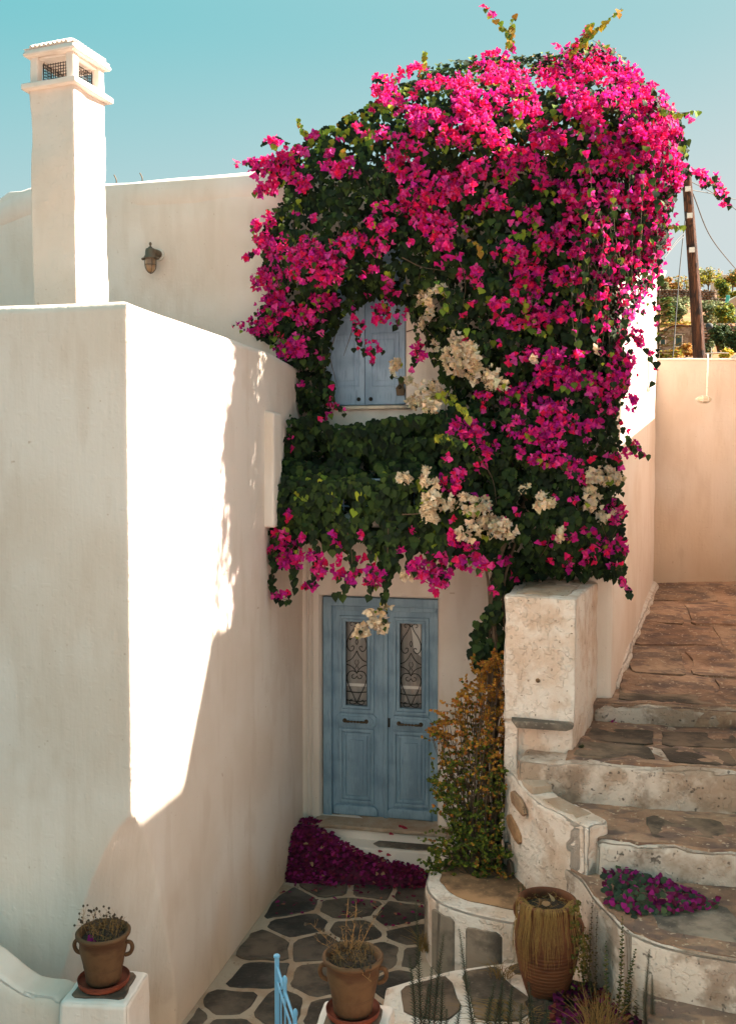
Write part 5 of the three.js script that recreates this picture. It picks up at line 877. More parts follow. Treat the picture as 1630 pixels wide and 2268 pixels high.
// ---------------------------------------------------------------- low plants at the bottom right
const roundLeaf = (() => { const g = new THREE.CircleGeometry(1, 10); const p = g.attributes.position; for (let i = 0; i < p.count; i++) p.setZ(i, -0.18 * (p.getX(i) ** 2) + 0.05 * p.getY(i)); g.translate(0, 1, 0); g.computeVertexNormals(); return g; })();
{
  const t = thing('round_leaf_plant', 'low grey-green round-leaved plant strewn with magenta petals on the stair tread', 'plant', [2.4, 0.54, 2.4]), lv = [], pt = [];
  const poly = [[1345, 1878], [1385, 1885], [1440, 1925], [1500, 1955], [1560, 1985], [1600, 1990], [1560, 2008], [1500, 2015], [1440, 2012], [1420, 2022], [1385, 2015], [1345, 1995], [1335, 1940]];
  for (let k = 0, n = 0; k < 640 && n < 9000; n++) {
    const u = rr(1330, 1605), v = rr(1870, 2025); if (!inside(poly, u, v)) continue; k++;
    const h = 0.02 + 0.075 * smooth(0, 40, edgeDist(poly, u, v)), p = on('y', 0.55 + h * rnd(), u, v + 8); p.z = Math.max(p.z, 2.2);
    if (rnd() < (u > 1440 ? 0.5 : 0.72)) lv.push({ m: placed(p, V3(gauss() * 0.6, 0.8, 0.7 + gauss() * 0.6), V3(gauss(), gauss() * 0.5 + 0.3, gauss() * 0.4 + 0.2), rr(0.013, 0.026)), c: vary(pick([[0.05, 0.075, 0.045], [0.07, 0.095, 0.05], [0.04, 0.055, 0.035], [0.1, 0.13, 0.06]])), g: 0, near: p.y });
    else pt.push({ m: placed(p.add(V3(0, 0.02, 0.01)), V3(gauss(), 0.8, 0.8 + gauss()), V3(gauss(), gauss(), gauss()), rr(0.03, 0.048)), c: vary(pick([[0.3, 0.011, 0.16], [0.2, 0.01, 0.1], [0.12, 0.01, 0.04], [0.16, 0.01, 0.07], [0.42, 0.05, 0.27]]), 0.35), g: 0, near: p.y });
  }
  scatter(t, 'leaf', 'leaves', lv, [roundLeaf], leafMat([1, 1, 1], 0.15), 200, [[0.05, 0.075, 0.045], [0.07, 0.095, 0.05], [0.04, 0.055, 0.035]].map((c) => leafMat(c, 0.15)));
  petals('fallen_petals', 'magenta petals lying among the round leaves on the stair tread', pt, 200, [[0.3, 0.011, 0.16], [0.2, 0.01, 0.1], [0.12, 0.01, 0.04], [0.16, 0.01, 0.07]], [2.5, 0.54, 2.5]);
}
{ // petals over the soil behind the jar and in front of it
  const pt = []; for (let k = 0; k < 520; k++) { const x = rr(1.75, 2.42), z = rr(2.75, 3.45); if (Math.hypot(x - 1.705, z - 2.72) < 0.15) continue; if (N3(x * 4, 1, z * 4) < -0.25) continue; pt.push({ m: placed(V3(x, -0.06 + 0.06 * smooth(1.9, 2.4, x) * smooth(3.4, 2.6, z) + rr(0.03, 0.07), z), V3(gauss() * 0.8, 1, gauss() * 0.8 + 0.4), V3(gauss(), gauss() * 0.4, gauss()), rr(0.034, 0.052)), c: vary(pick([[0.1, 0.006, 0.04], [0.14, 0.008, 0.06], [0.07, 0.006, 0.02], [0.16, 0.03, 0.02], [0.2, 0.01, 0.1]]), 0.35), g: 0, near: z }); }
  petals('fallen_petals', 'purple and red petals scattered on the soil around the foot of the jar', pt, 250, [[0.1, 0.006, 0.04], [0.14, 0.008, 0.06], [0.07, 0.006, 0.02], [0.16, 0.03, 0.02], [0.2, 0.01, 0.1]], [2.1, -0.05, 3.0]);
}
function blades(name, label, category, base, n, spread, h, mat, lean, group) {
  const t = thing(name, label, category, base, 0, group), g = [];
  for (let k = 0; k < n; k++) { const a = rnd() * 6.28, q = spread * Math.sqrt(rnd()), x = q * Math.cos(a), z = q * Math.sin(a), H = h * rr(0.5, 1), dx = lean[0] + gauss() * 0.14 + x, dz = lean[1] + gauss() * 0.12; g.push(taper([[x, 0, z], [x + dx * 0.3, H * 0.6, z + dz * 0.3], [x + dx, H * rr(0.85, 1), z + dz]], 0.0022, 0.0006, 4, 7)); }
  mesh('blades', merge(g), mat, t).userData.kind = 'stuff'; return t;
}
blades('dry_grass', 'tuft of dry golden grass blades among the petals at the bottom right', 'grass tuft', [2.05, -0.06, 3.3], 150, 0.1, 0.4, M.straw, [0.0, 0.02]);
blades('dry_grass', 'flattened dry straw at the foot of the jar on the stone platform', 'grass tuft', [1.58, -0.1, 3.05], 190, 0.22, 0.07, M.straw, [0, 0.05]);
blades('dry_grass', 'wispy dry tuft on the platform stones left of the jar', 'grass tuft', [1.38, -0.11, 2.5], 50, 0.08, 0.1, M.straw, [0, 0.02]);
blades('wall_weed', 'brown withered weed hanging in the gap between planter stones', 'weed', [0.73, -0.33, 1.83], 60, 0.05, 0.2, M.straw, [-0.02, 0.04]);
// weeds and rosemary: an upright stem set with leaves
function sprig(name, label, category, base, stalks, leaf, cols, geo, size, group) {
  const t = thing(name, label, category, base, 0, group), st = [], lv = [];
  for (const [x, z, hx, hy, hz, n] of stalks) { const a = V3(x, 0, z), b = V3(hx, hy, hz), m = a.clone().lerp(b, 0.5).add(V3(gauss() * 0.015, 0, gauss() * 0.015)), c = new THREE.CatmullRomCurve3([a, m, b]); st.push(taper([a, m, b], 0.0035, 0.0012, 5, 10));
    for (let i = 0; i < n; i++) { const q = lerp(0.08, 1, i / n), p = c.getPointAt(q), an = i * 2.4, s = size * (1 - 0.55 * Math.pow(q, 3)) * rr(0.75, 1.2), d = V3(Math.cos(an), leaf, Math.sin(an)).normalize(); lv.push({ m: placed(p.add(V3(...base)), V3(-d.x * leaf, 1, -d.z * leaf), d, s), c: vary(pick(cols), 0.3), g: 0 }); } }
  mesh('stalks', merge(st), M.bark, t); scatter(t, 'leaf', 'leaves', lv, [geo], leafMat([1, 1, 1], 0.15), 30, cols.map((c) => leafMat(c, 0.15))); return t;
}
const needle = leafGeo(0.17, 0.02, 0.1, 0.6), ros = [[0.03, 0.055, 0.028], [0.045, 0.075, 0.04], [0.022, 0.038, 0.02]];
const bushy = (list, per = 75) => list.map(([x, h0, lean]) => [x, h0 * 1.45, lean]).map(([x, h, lean]) => [x, rr(-0.05, 0.05), x + lean, h, rr(-0.03, 0.03), Math.round(per * 2 * h / 0.4)]);
sprig('rosemary', 'tall rosemary sprigs rising just right of the right flower pot', 'rosemary', [1.03, 0.03, 3.72], bushy([[-0.05, 0.4, -0.03], [0.0, 0.62, -0.05], [0.06, 0.5, 0.06], [0.03, 0.36, 0.02], [-0.02, 0.28, 0.05], [0.09, 0.3, 0.02]], 100), 0.55, ros, needle, 0.036, 'rosemary along the bottom edge');
sprig('rosemary', 'rosemary with a long leaning shoot in front of the joint between platform stones', 'rosemary', [1.38, 0.03, 3.66], bushy([[0, 0.3, 0.06], [-0.05, 0.5, -0.1], [0.08, 0.34, 0.03], [0.14, 0.3, 0.02], [0.03, 0.24, 0.06]], 100), 0.55, ros, needle, 0.036, 'rosemary along the bottom edge');
sprig('rosemary', 'short pair of rosemary tips at the bottom centre below the platform stones', 'rosemary', [1.2, 0.03, 3.75], bushy([[-0.03, 0.2, 0], [0.03, 0.22, 0.02]], 110), 0.55, ros, needle, 0.033, 'rosemary along the bottom edge');
sprig('rosemary', 'rosemary shoots at the bottom right below the jar', 'rosemary', [1.66, 0.03, 3.6], bushy([[0, 0.3, -0.03], [0.07, 0.22, 0.01], [0.16, 0.16, 0.02], [-0.08, 0.2, 0.01]], 110), 0.55, ros, needle, 0.033, 'rosemary along the bottom edge');
sprig('rosemary', 'dark rosemary stem standing before the lowest stair riser', 'rosemary', [2.3, 0.0, 3.35], bushy([[0, 0.42, 0.02], [0.04, 0.3, 0.0]], 130), 0.55, ros, needle, 0.033, 'rosemary along the bottom edge');
const weedCol = [[0.09, 0.11, 0.03], [0.14, 0.13, 0.03], [0.2, 0.14, 0.04], [0.06, 0.08, 0.025]];
sprig('tall_weed', 'spindly green weeds standing against the fan-shaped stair wall', 'weed', [2.16, -0.02, 3.02], [[0, 0, 0.02, 0.66, 0, 60], [0.05, 0, 0.12, 0.55, 0.02, 55], [-0.06, 0, -0.08, 0.5, 0.02, 40], [0.1, 0.05, 0.17, 0.42, 0.03, 50], [0.02, 0.06, 0.1, 0.48, 0.05, 45]], 0.5, weedCol, smallLeaf, 0.026);
sprig('tall_weed', 'thin reddish weeds growing up between jar and stair wall', 'weed', [1.98, -0.05, 2.82], [[0, 0, 0.02, 0.7, 0, 46], [0.05, 0, 0.05, 0.62, 0.02, 36], [-0.03, 0, -0.05, 0.52, 0.01, 30], [0.02, 0.05, -0.02, 0.3, 0.03, 24]], 0.5, [[0.16, 0.09, 0.04], [0.1, 0.08, 0.03], [0.2, 0.13, 0.05]], smallLeaf, 0.02);
sprig('wall_weed', 'mossy green weed sprouting from a hole in the low parapet', 'weed', [1.5, 0.12, 1.78], Array.from({ length: 16 }, () => [gauss() * 0.03, gauss() * 0.03, gauss() * 0.06, rr(-0.12, 0.16), 0.05 + gauss() * 0.04, 16]), 0.3, [[0.06, 0.1, 0.03], [0.2, 0.15, 0.05]], smallLeaf, 0.016);
sprig('stair_weed', 'tiny green weed in the corner of the stair tread beside the pillar', 'weed', [1.93, 1.12, 1.08], Array.from({ length: 7 }, () => [gauss() * 0.02, gauss() * 0.02, gauss() * 0.04, rr(0.02, 0.06), gauss() * 0.04, 8]), 0.3, [[0.09, 0.13, 0.03]], smallLeaf, 0.02);

// ---------------------------------------------------------------- fittings on the walls
{
  const t = thing('wall_lamp', 'bronze bulkhead lamp with amber glass on the upper house wall', 'wall lamp', [-2.325, 5.6, 0.0]);
  mesh('wall_plate', cyl(0, 0, 0, 0.062, 0.058, 0.02, 24).rotateX(Math.PI / 2).translate(0.03, 0.03, 0), M.conduit, t);
  mesh('arm', merge([taper([[0.03, 0.03, 0.01], [0.02, 0.035, 0.08], [0, 0.03, 0.13]], 0.042, 0.034, 12, 12)]), M.brass, t);
  mesh('hood', lathe([[0, 0.085], [0.018, 0.08], [0.022, 0.07], [0.045, 0.06], [0.05, 0.04], [0.052, 0.0], [0.066, -0.022], [0.07, -0.04], [0.062, -0.042], [0.05, -0.03], [0, -0.03]], 24).translate(0, 0, 0.14), M.brass, t);
  mesh('finial', merge([cyl(0, 0.08, 0.14, 0.008, 0.007, 0.02, 10), ball(0, 0.11, 0.14, 0.016, 0.9, 1.15, 0.9)]), M.brass, t);
  for (const s of [-1, 1]) mesh('lug', ball(s * 0.078, -0.035, 0.14, 0.016, 1.3, 0.9, 1), M.brass, t);
  mesh('glass', lathe([[0.05, -0.035], [0.05, -0.1], [0.046, -0.13], [0.035, -0.155], [0.015, -0.172], [0, -0.176]], 24).translate(0, 0, 0.14), M.amber, t);
  mesh('bulb_socket', cyl(0, -0.1, 0.14, 0.028, 0.03, 0.07, 14), M.clayTan, t);
  const cage = [new THREE.TorusGeometry(0.056, 0.004, 8, 32).rotateX(Math.PI / 2).translate(0, -0.1, 0.14)];
  for (let i = 0; i < 4; i++) { const a = i * Math.PI / 2 + 0.9, c = Math.cos(a), s = Math.sin(a); cage.push(tube([[0.057 * c, -0.03, 0.14 + 0.057 * s], [0.056 * c, -0.1, 0.14 + 0.056 * s], [0.05 * c, -0.135, 0.14 + 0.05 * s], [0.025 * c, -0.17, 0.14 + 0.025 * s], [0, -0.184, 0.14]], 0.004, 20, 6)); }
  mesh('cage', merge(cage), M.brass, t);
}
{
  const p = atDepth(1557, 885, 12.75), t = thing('oval_lamp', 'oval cream bulkhead lamp with a wire guard on the far shaded wall', 'wall lamp', [p.x, p.y, p.z], 0.218);
  mesh('glass', ball(0, 0, 0.03, 0.092, 1, 0.5, 0.55, 24), M.cream, t);
  mesh('frame', new THREE.TorusGeometry(0.094, 0.009, 8, 40).scale(1, 0.52, 1).translate(0, 0, 0.012), M.conduit, t);
  for (const x of [-0.032, 0.036]) mesh('guard_bar', tube([[x, -0.05, 0.01], [x, -0.04, 0.06], [x, 0, 0.083], [x, 0.04, 0.06], [x, 0.05, 0.01]], 0.005, 16, 6), M.conduit, t);
  mesh('guard_bar', tube([[-0.09, -0.018, 0.02], [-0.05, -0.022, 0.068], [0, -0.024, 0.083], [0.05, -0.022, 0.068], [0.09, -0.018, 0.02]], 0.004, 20, 6), M.conduit, t);
  for (const s of [-1, 1]) mesh('lug', ball(s * 0.103, 0, 0.01, 0.012), M.conduit, t);
  mesh('cable_conduit', tube([[0.045, 0.05, 0.0], [0.05, 0.18, -0.005], [0.046, 0.3, 0.0], [0.05, 0.57, 0.0], [0.055, 0.6, -0.03]], 0.011, 24, 8), M.conduit, t);
  mesh('cable_clip', ball(0.048, 0.17, 0.005, 0.018, 1, 0.7, 0.7), M.conduit, t);
}
{
  const a = V3(2.615, 5.15, -2.62), t = thing('wall_cable', 'white cable ending in a plug on the sunlit side wall', 'cable', [a.x, a.y, a.z], 0);
  t.position.copy(on('z', -3.2, 1430, 770)); t.position.x += 0.0;
  mesh('cable', tube([[0.03, 0.1, 0], [0.03, -0.2, 0], [0.032, -0.45, 0.01]], 0.012, 16, 8), M.conduit, t); mesh('plug', ball(0.035, -0.5, 0.01, 0.035, 0.8, 1.5, 0.9), M.conduit, t);
}
{
  const t = thing('letter_box', 'small cream wall box beside the blue door, half behind the shrub', 'wall box', [0.745, 1.1, 0.0]);
  mesh('case', slab(rect(-0.06, -0.035, 0.06, 0.035), 0, 0.035, 0.006), M.conduit, t); mesh('flap', slab(rect(-0.05, -0.012, 0.05, 0.026), 0.034, 0.006, 0.003), M.cream, t);
}
{
  const t = thing('wall_ornament', 'yellow glazed wall ornament behind the vine stems right of the door', 'ornament', [1.03, 1.68, 0.3]);
  const y = std({ color: lin(0.5, 0.25, 0.03), roughness: 0.35 });
  mesh('body', lathe([[0, -0.2], [0.035, -0.19], [0.06, -0.1], [0.075, 0], [0.06, 0.1], [0.045, 0.14], [0.05, 0.16], [0, 0.16]], 24), y, t); mesh('patch', ball(0.03, -0.06, 0.06, 0.03, 0.6, 1.4, 0.5), M.gateBlue, t);
}

// ---------------------------------------------------------------- beyond the wall: pole, wires, terraced hillside
{
  const top = atDepth(1519, 380, 20), foot = atDepth(1546, 800, 20), ext = foot.clone().sub(top);
  const t = thing('utility_pole', 'leaning weathered wooden utility pole behind the far wall', 'utility pole', [foot.x, foot.y, foot.z]);
  const a = top.clone().sub(foot), b = ext.clone().multiplyScalar(0.6);
  mesh('pole', boxUV(taper([b, b.clone().lerp(a, 0.5).add(V3(0.02, 0, 0)), a], 0.145, 0.095, 16, 24)), M.wood, t);
  mesh('pole_cap', cyl(a.x, a.y, a.z, 0.1, 0.06, 0.1, 12), M.cable, t);
  for (const k of [0.1, 0.24, 0.42]) mesh('bracket', box(-0.06, -0.05, 0.06, 0.05, 0.05, 0.12).translate(a.x * (1 - k), a.y * (1 - k), a.z * (1 - k) + 0.02), M.conduit, t);
  const wire = (label, pts, r = 0.012) => tag(mesh('overhead_wire', tube(pts.map(([u, v, d]) => atDepth(u, v, d)), r, 24, 5), M.cable), label, 'wire', 'wires at the pole');
  wire('guy wire running from the pole down to the left behind the wall', [[1518, 470, 19.9], [1505, 590, 19.5], [1489, 790, 19]]);
  wire('thin wire from the pole to the flowering crown', [[1516, 515, 19.9], [1500, 530, 18], [1478, 560, 15]], 0.009);
  wire('second thin wire just below, from the pole to the crown', [[1516, 522, 19.9], [1500, 536, 18], [1470, 572, 15]], 0.009);
  wire('upper wire leaving the pole towards the right edge', [[1525, 420, 20], [1580, 430, 22], [1640, 445, 25]], 0.01);
  wire('sagging wire from the pole to the hillside trees on the right', [[1534, 430, 20], [1570, 520, 24], [1640, 610, 32]], 0.014);
  wire('long wire crossing the sky on the right', [[1525, 400, 20], [1590, 435, 22], [1660, 490, 24]], 0.01);
}
{
  const profile = [[20, 0], [30, 3.5], [46, 7.4], [60, 10.2], [78, 13.2], [88, 14.3], [92, 16], [104, 19.4], [120, 23.6], [128, 25.7], [140, 29.4], [150, 30.4], [220, 26]], fwd = V3(0, 0, -1).applyEuler(camera.rotation).setY(0).normalize();
  const hill = (x, z) => { const d = (x - camera.position.x) * fwd.x + (z - camera.position.z) * fwd.z; let y = profile[0][1]; for (let i = 1; i < profile.length; i++) if (d >= profile[i - 1][0]) y = lerp(profile[i - 1][1], profile[i][1], smooth(0, 1, (d - profile[i - 1][0]) / (profile[i][0] - profile[i - 1][0])) * 0.5 + 0.5 * clamp((d - profile[i - 1][0]) / (profile[i][0] - profile[i - 1][0]))); return y - 0.3 + 0.5 * N3(x / 6, 0, z / 6); };
  const g = new THREE.PlaneGeometry(190, 180, 130, 120); g.rotateX(-Math.PI / 2).translate(35, 0, -112); const p = g.attributes.position;
  for (let i = 0; i < p.count; i++) p.setY(i, hill(p.getX(i), p.getZ(i))); g.computeVertexNormals();
  struct('hillside', boxUV(g), std({ color: lin(0.95, 0.6, 0.24), map: (() => { const t = stepTint.clone(); t.repeat.set(0.05, 0.05); t.needsUpdate = true; return t; })() }));
  // dry-stone terraces: real stones, laid in courses
  const block = new THREE.IcosahedronGeometry(0.5, 0); block.scale(1, 0.62, 0.8);
  const stoneRow = (label, u0, u1, v0, v1, d, slope = 0) => {
    const a = atDepth(u0, v1, d), b = atDepth(u1, v1, d), H = (v1 - v0) / 2130 * d, t = thing('terrace_wall', label, 'stone wall', [a.x, a.y, a.z]), L = a.distanceTo(b), turn = Math.atan2(-(b.z - a.z), b.x - a.x);
    mesh('core', rbox(0, -1.5, -0.6, L, H - 0.15, 0, { r: 0.1, step: 1, wob: 0.1 }).rotateY(turn), M.earth, t);
    const ms = []; const s = 0.34; for (let y = -0.3; y < H; y += s * 0.75) for (let x = rr(0, 0.3); x < L; x += s * rr(0.9, 1.6)) ms.push([x, y + slope * x, rr(-0.05, 0.08)]);
    const im = new THREE.InstancedMesh(block, std({ color: lin(1, 1, 1) }), ms.length); im.name = 'stones';
    const tr = new THREE.Matrix4().makeRotationY(turn); ms.forEach(([x, y, z], i) => { MX.compose(V3(x, y, z), Q.setFromEuler(new THREE.Euler(gauss() * 0.3, gauss(), gauss() * 0.3)), V3(s * rr(0.9, 1.7), s * rr(0.9, 1.3), s)); im.setMatrixAt(i, MX.premultiply(tr)); im.setColorAt(i, vary(pick([[0.26, 0.19, 0.14], [0.34, 0.26, 0.2], [0.2, 0.15, 0.11]]), 0.3)); });
    t.add(tag(im, null, null, null, 'stuff'));
  };
  stoneRow('upper dry-stone terrace wall on the hillside left of the pole', 1440, 1530, 640, 672, 128); stoneRow('dry-stone terrace wall on the hillside right of the pole', 1530, 1582, 642, 668, 126);
  stoneRow('low dry-stone wall stepping down beside the olive trees', 1575, 1632, 660, 680, 120); stoneRow('tumbled dry-stone wall above the dark bushes', 1555, 1640, 716, 742, 92);
  // bushes and trees: leaf clumps on stems
  const clump = new THREE.IcosahedronGeometry(1, 0); { const q = clump.attributes.position; for (let i = 0; i < q.count; i++) q.setXYZ(i, q.getX(i) * 1.2, q.getY(i) * 0.7, q.getZ(i)); }
  const tri = leafGeo(0.8, 0.1, 0.2, 1);
  function tree(name, label, category, u, v, d, rw, rh, cols, { trunk = 0.1, n = 1300, leaf = 0.3, flat = 0 } = {}) {
    const c = atDepth(u, v, d), w = rw / 2130 * d, h = rh / 2130 * d, t = thing(name, label, category, [c.x, c.y - h - trunk, c.z]), st = [];
    const list = [], lobes = []; for (let i = 0; i < 11; i++) { const a = rnd() * 6.28, e = rr(-1.5, 0.9), q = rr(0.3, 0.72); lobes.push([Math.cos(a) * q * w, e * 0.6 * h, Math.sin(a) * q * w, rr(0.3, 0.5)]); st.push(taper([[0, 0, 0], [lobes[i][0] * 0.4, h * 0.5 + trunk, lobes[i][2] * 0.4], [lobes[i][0], lobes[i][1] + h + trunk, lobes[i][2]]], 0.13, 0.03, 5, 6)); }
    for (let k = 0; k < n; k++) { const l = pick(lobes), o = V3(gauss(), gauss(), gauss()); o.setLength(Math.cbrt(rnd()) * l[3]); const q = V3(c.x + l[0] + o.x * w, c.y + l[1] + o.y * h * 1.1, c.z + l[2] + o.z * w); list.push({ m: placed(q, V3(gauss() + o.x, gauss() + 0.7 + o.y, gauss() + o.z), V3(gauss(), gauss() * 0.5, gauss()), leaf * rr(0.6, 1.2)), c: vary(pick(cols), 0.3), g: 0 }); }
    mesh('trunk', merge([cyl(0, -2.5, 0, 0.12, 0.09, 2.6, 8), ...st]), M.bark, t); scatter(t, 'leaf', 'crown', list, [tri], leafMat([1, 1, 1], 0.3), 0, []); return t;
  }
  const oliveC = [[0.3, 0.33, 0.17], [0.36, 0.38, 0.2], [0.2, 0.22, 0.1]], greenC = [[0.13, 0.22, 0.05], [0.17, 0.26, 0.05], [0.08, 0.14, 0.04]], yellowC = [[0.42, 0.4, 0.05], [0.5, 0.42, 0.05], [0.25, 0.3, 0.05]], rustC = [[0.6, 0.3, 0.06], [0.52, 0.22, 0.05], [0.45, 0.3, 0.08]], deepC = [[0.05, 0.085, 0.03], [0.07, 0.11, 0.035], [0.11, 0.15, 0.05]];
  tree('olive_tree', 'silvery olive tree on the hillside just left of the pole', 'tree', 1500, 682, 104, 34, 30, oliveC); tree('olive_tree', 'silvery olive tree on the hillside just right of the pole', 'tree', 1572, 684, 103, 34, 28, oliveC);
  tree('bush', 'yellow-green bush right of the olive trees', 'bush', 1608, 690, 100, 24, 24, [...yellowC, ...greenC]); tree('bush', 'round dark green bush left of the left olive tree', 'bush', 1472, 680, 102, 18, 26, greenC);
  tree('hill_tree', 'broad tree with thin yellowing crown on the ridge right of the pole', 'tree', 1568, 606, 140, 32, 26, [...yellowC, ...oliveC, rustC[2]], { n: 700, leaf: 0.36 }); tree('hill_tree', 'bare-branched yellowing tree left of the pole on the ridge', 'tree', 1510, 630, 136, 24, 28, [...oliveC, ...rustC, yellowC[0]], { n: 520, leaf: 0.36 });
  tree('bush', 'bright green bush above the stone wall near the right edge', 'bush', 1600, 640, 132, 28, 26, [...greenC, ...yellowC]); tree('bush', 'rust-coloured bush on the ridge at the left of the gap', 'bush', 1468, 622, 142, 18, 10, rustC); tree('bush', 'orange dry bush on the slope below the ridge', 'bush', 1492, 636, 140, 15, 12, rustC); tree('bush', 'green low bush on the slope at the left of the gap', 'bush', 1462, 634, 139, 18, 9, oliveC);
  tree('bush', 'orange and green bush at the far right of the ridge', 'bush', 1622, 612, 140, 24, 18, [...rustC, ...greenC]); tree('bush', 'olive-green shrub between pole and right ridge tree', 'bush', 1550, 622, 138, 18, 14, [...yellowC, ...oliveC]); tree('bush', 'yellow shrub along the bright bank near the right edge', 'bush', 1628, 655, 128, 18, 12, yellowC);
  tree('dark_bush', 'dark leafy bush right of the pole below the stone wall', 'bush', 1590, 742, 78, 32, 30, deepC, { n: 1200, leaf: 0.26 }); tree('dark_bush', 'dark leafy bush at the right edge below the stone wall', 'bush', 1628, 748, 76, 26, 32, deepC, { n: 900, leaf: 0.26 }); tree('bush', 'dull green bush at the foot of the pole', 'bush', 1562, 770, 72, 14, 20, [...deepC, ...oliveC], { leaf: 0.24 });
  tree('bush', 'yellow-flowered bush showing over the far wall', 'bush', 1606, 782, 60, 18, 9, [[0.6, 0.42, 0.02], [0.5, 0.4, 0.03], ...yellowC], { n: 420, leaf: 0.22 }); tree('bush', 'orange and yellow ground bushes showing over the wall on the left', 'bush', 1480, 784, 66, 36, 10, [...rustC, ...yellowC], { leaf: 0.22 }); tree('bush', 'rust-brown scrub over the wall just left of the pole', 'bush', 1520, 772, 70, 26, 11, rustC, { leaf: 0.22 }); tree('bush', 'orange scrub along the roof line of the small stone house', 'bush', 1500, 716, 96, 40, 5, [...rustC, ...yellowC], { leaf: 0.22, n: 500 });
  { // the layered conifer
    const c = atDepth(1457, 800, 46), t = thing('norfolk_pine', 'conifer with flat tiers of branches at the left edge of the gap', 'tree', [c.x, c.y, c.z]), H = 3.0, st = [cyl(0, -3, 0, 0.09, 0.03, H + 3, 8)], list = [];
    for (let k = 0; k < 9; k++) { const y = H * (k + 0.3) / 9, L = lerp(1.5, 0.6, k / 9); for (let i = 0; i < 7; i++) { const a = i / 7 * 6.28 + k, dir = V3(Math.cos(a), 0, Math.sin(a)), e = dir.clone().multiplyScalar(L).setY(y + 0.1), m = dir.clone().multiplyScalar(L * 0.5).setY(y - 0.04); st.push(taper([[0, y, 0], m, e], 0.025, 0.008, 4, 6)); for (let q = 0; q < 26; q++) { const s = rr(0.2, 1), pp = s < 0.5 ? V3(0, y, 0).lerp(m, s * 2) : m.clone().lerp(e, s * 2 - 1); list.push({ m: placed(pp.add(c).add(V3(gauss() * 0.09, 0, gauss() * 0.09)), V3(gauss() * 0.3, 1, gauss() * 0.3), V3(gauss(), 0.7 + gauss() * 0.3, gauss()), rr(0.12, 0.22)), c: vary(pick([[0.09, 0.12, 0.03], [0.16, 0.17, 0.04], [0.2, 0.17, 0.05]]), 0.3), g: 0 }); } } }
    mesh('trunk', merge(st), M.bark, t); scatter(t, 'leaf', 'needles', list, [leafGeo(0.4, 0.05, 0.1)], leafMat([1, 1, 1], 0.25), 0, []);
  }
  { // small stone house, and the tent-roofed building at the right edge
    const a = atDepth(1462, 785, 88), t = thing('stone_house', 'small grey stucco house with a green window among the hillside trees', 'house', [a.x, a.y, a.z], 0.218);
    mesh('wall', rbox(0, -2, -4, 3.5, 2.58, 0, { r: 0.06, step: 0.5, wob: 0.04, warp: (o) => { if (o.y > 1.8) o.y -= clamp(1 - o.x / 0.9, 0, 1) * 0.9; } }), std({ color: lin(0.5, 0.44, 0.39), map: riserTint, bumpMap: roughBump, bumpScale: 0.02 }), t);
    mesh('roof', rbox(-0.1, 2.5, -4.1, 3.6, 2.66, 0.1, { r: 0.04, step: 0.4, wob: 0.03, warp: (o) => { o.y -= clamp(1 - o.x / 0.9, 0, 1) * 0.9; } }), M.earth, t);
    for (const [x0, x1, y0, y1] of [[1.35, 1.9, 0.75, 1.75], [-0.02, 0.38, 0.8, 1.6]]) { const w = sub('window', t); mesh('shutter', box(x0, y0, -0.02, x1, y1, 0.03), std({ color: lin(0.04, 0.09, 0.09) }), w); mesh('frame', slab(rect(x0 - 0.1, y0 - 0.08, x1 + 0.1, y1 + 0.08), 0, 0.05, 0.01, [rect(x0, y0, x1, y1).reverse()]), M.conduit, w); mesh('glazing_bar', box((x0 + x1) / 2 - 0.02, y0, 0.03, (x0 + x1) / 2 + 0.02, y1, 0.05), std({ color: lin(0.02, 0.05, 0.05) }), w); }
    const b = atDepth(1612, 702, 108), h = thing('pale_shed', 'pale shed with a tan sloping roof and turquoise cloth at the right edge', 'shed', [b.x, b.y, b.z], 0.218);
    mesh('wall', rbox(0.2, -1, -4, 6, 1.2, 0, { r: 0.05, step: 1 }), std({ color: lin(0.5, 0.55, 0.58) }), h); mesh('roof', rbox(-0.3, 1.2, -4, 6, 2.6, 0.3, { r: 0.06, step: 0.4, warp: (o) => { if (o.y > 1.9) o.y -= clamp(1 - (o.x + 0.3) / 1.6, 0, 1) * 1.0; } }), std({ color: lin(0.6, 0.46, 0.34) }), h);
    mesh('cloth', rbox(-0.55, 0.9, 0.1, -0.2, 2.4, 0.35, { r: 0.05, step: 0.2, wob: 0.05, warp: (o) => { o.x += (o.y - 0.9) * 0.16; } }), std({ color: lin(0.1, 0.55, 0.5) }), h);
    const w1 = atDepth(1592, 622, 145), wh = thing('white_chapel', 'tiny white building on the ridge behind the green bush', 'house', [w1.x, w1.y, w1.z]);
    mesh('wall', rbox(-0.9, -3, -3, 1.2, 0.9, 0, { r: 0.05, step: 1 }), M.plaster, wh); mesh('bell_cote', merge([rbox(-0.2, 0.85, -0.5, 0.05, 1.9, -0.1, { r: 0.04, step: 0.4 }), rbox(0.3, 0.85, -0.5, 0.5, 1.5, -0.1, { r: 0.04, step: 0.4 })]), M.plaster, wh);
  }
  { // a thin mast with a dish and a rusty rod by the pole
    const a = atDepth(1556, 800, 40), t = thing('antenna_mast', 'thin rusty mast with a wire dish right of the pole', 'antenna', [a.x, a.y, a.z]); mesh('mast', cyl(0, -1, 0, 0.035, 0.025, 2.6, 8), M.wood, t);
    mesh('dish', new THREE.SphereGeometry(0.24, 14, 6, 0, 6.28, 0, 0.7).rotateX(1.2).translate(0.2, 1.35, 0), M.cable, t); mesh('arm', tube([[-0.1, 0.3, 0], [0.5, 0.33, 0], [1.0, 0.3, 0]], 0.025, 8, 6), M.conduit, t); mesh('arm', tube([[0.32, 0.05, 0], [0.32, 0.55, 0]], 0.02, 4, 6), M.conduit, t);
  }
}

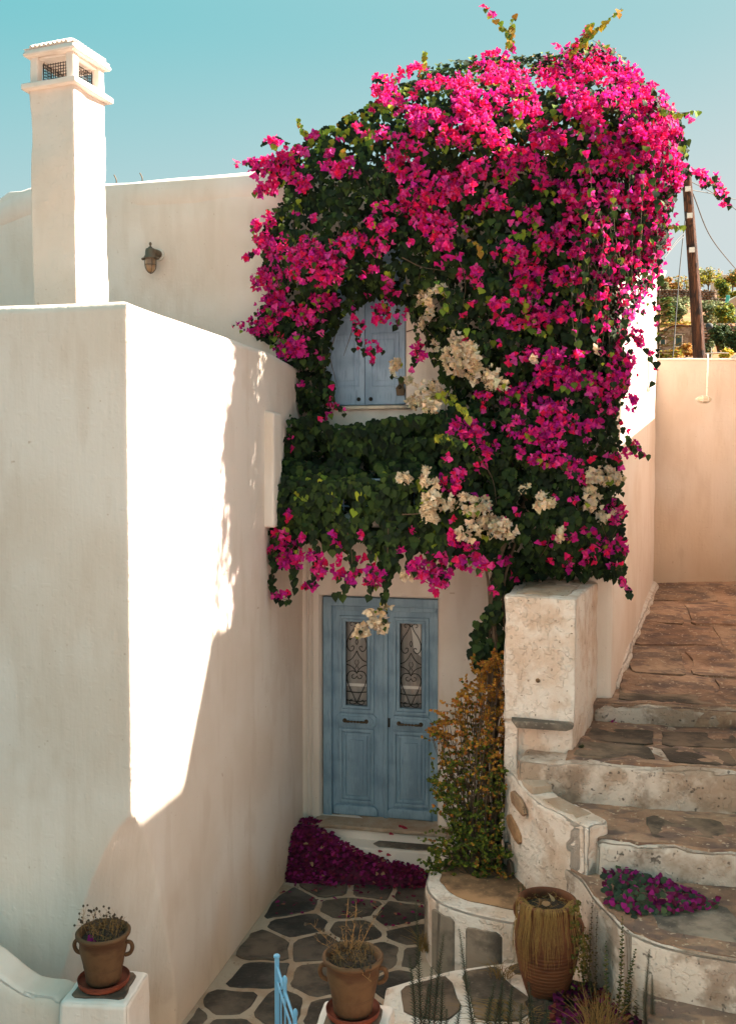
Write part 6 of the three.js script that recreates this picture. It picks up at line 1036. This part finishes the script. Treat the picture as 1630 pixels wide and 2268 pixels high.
const renderer = new THREE.WebGLRenderer({ antialias: true });
renderer.setSize(W, H);
renderer.toneMapping = THREE.LinearToneMapping;
renderer.toneMappingExposure = EXPOSURE;
renderer.shadowMap.enabled = true;
renderer.render(scene, camera);
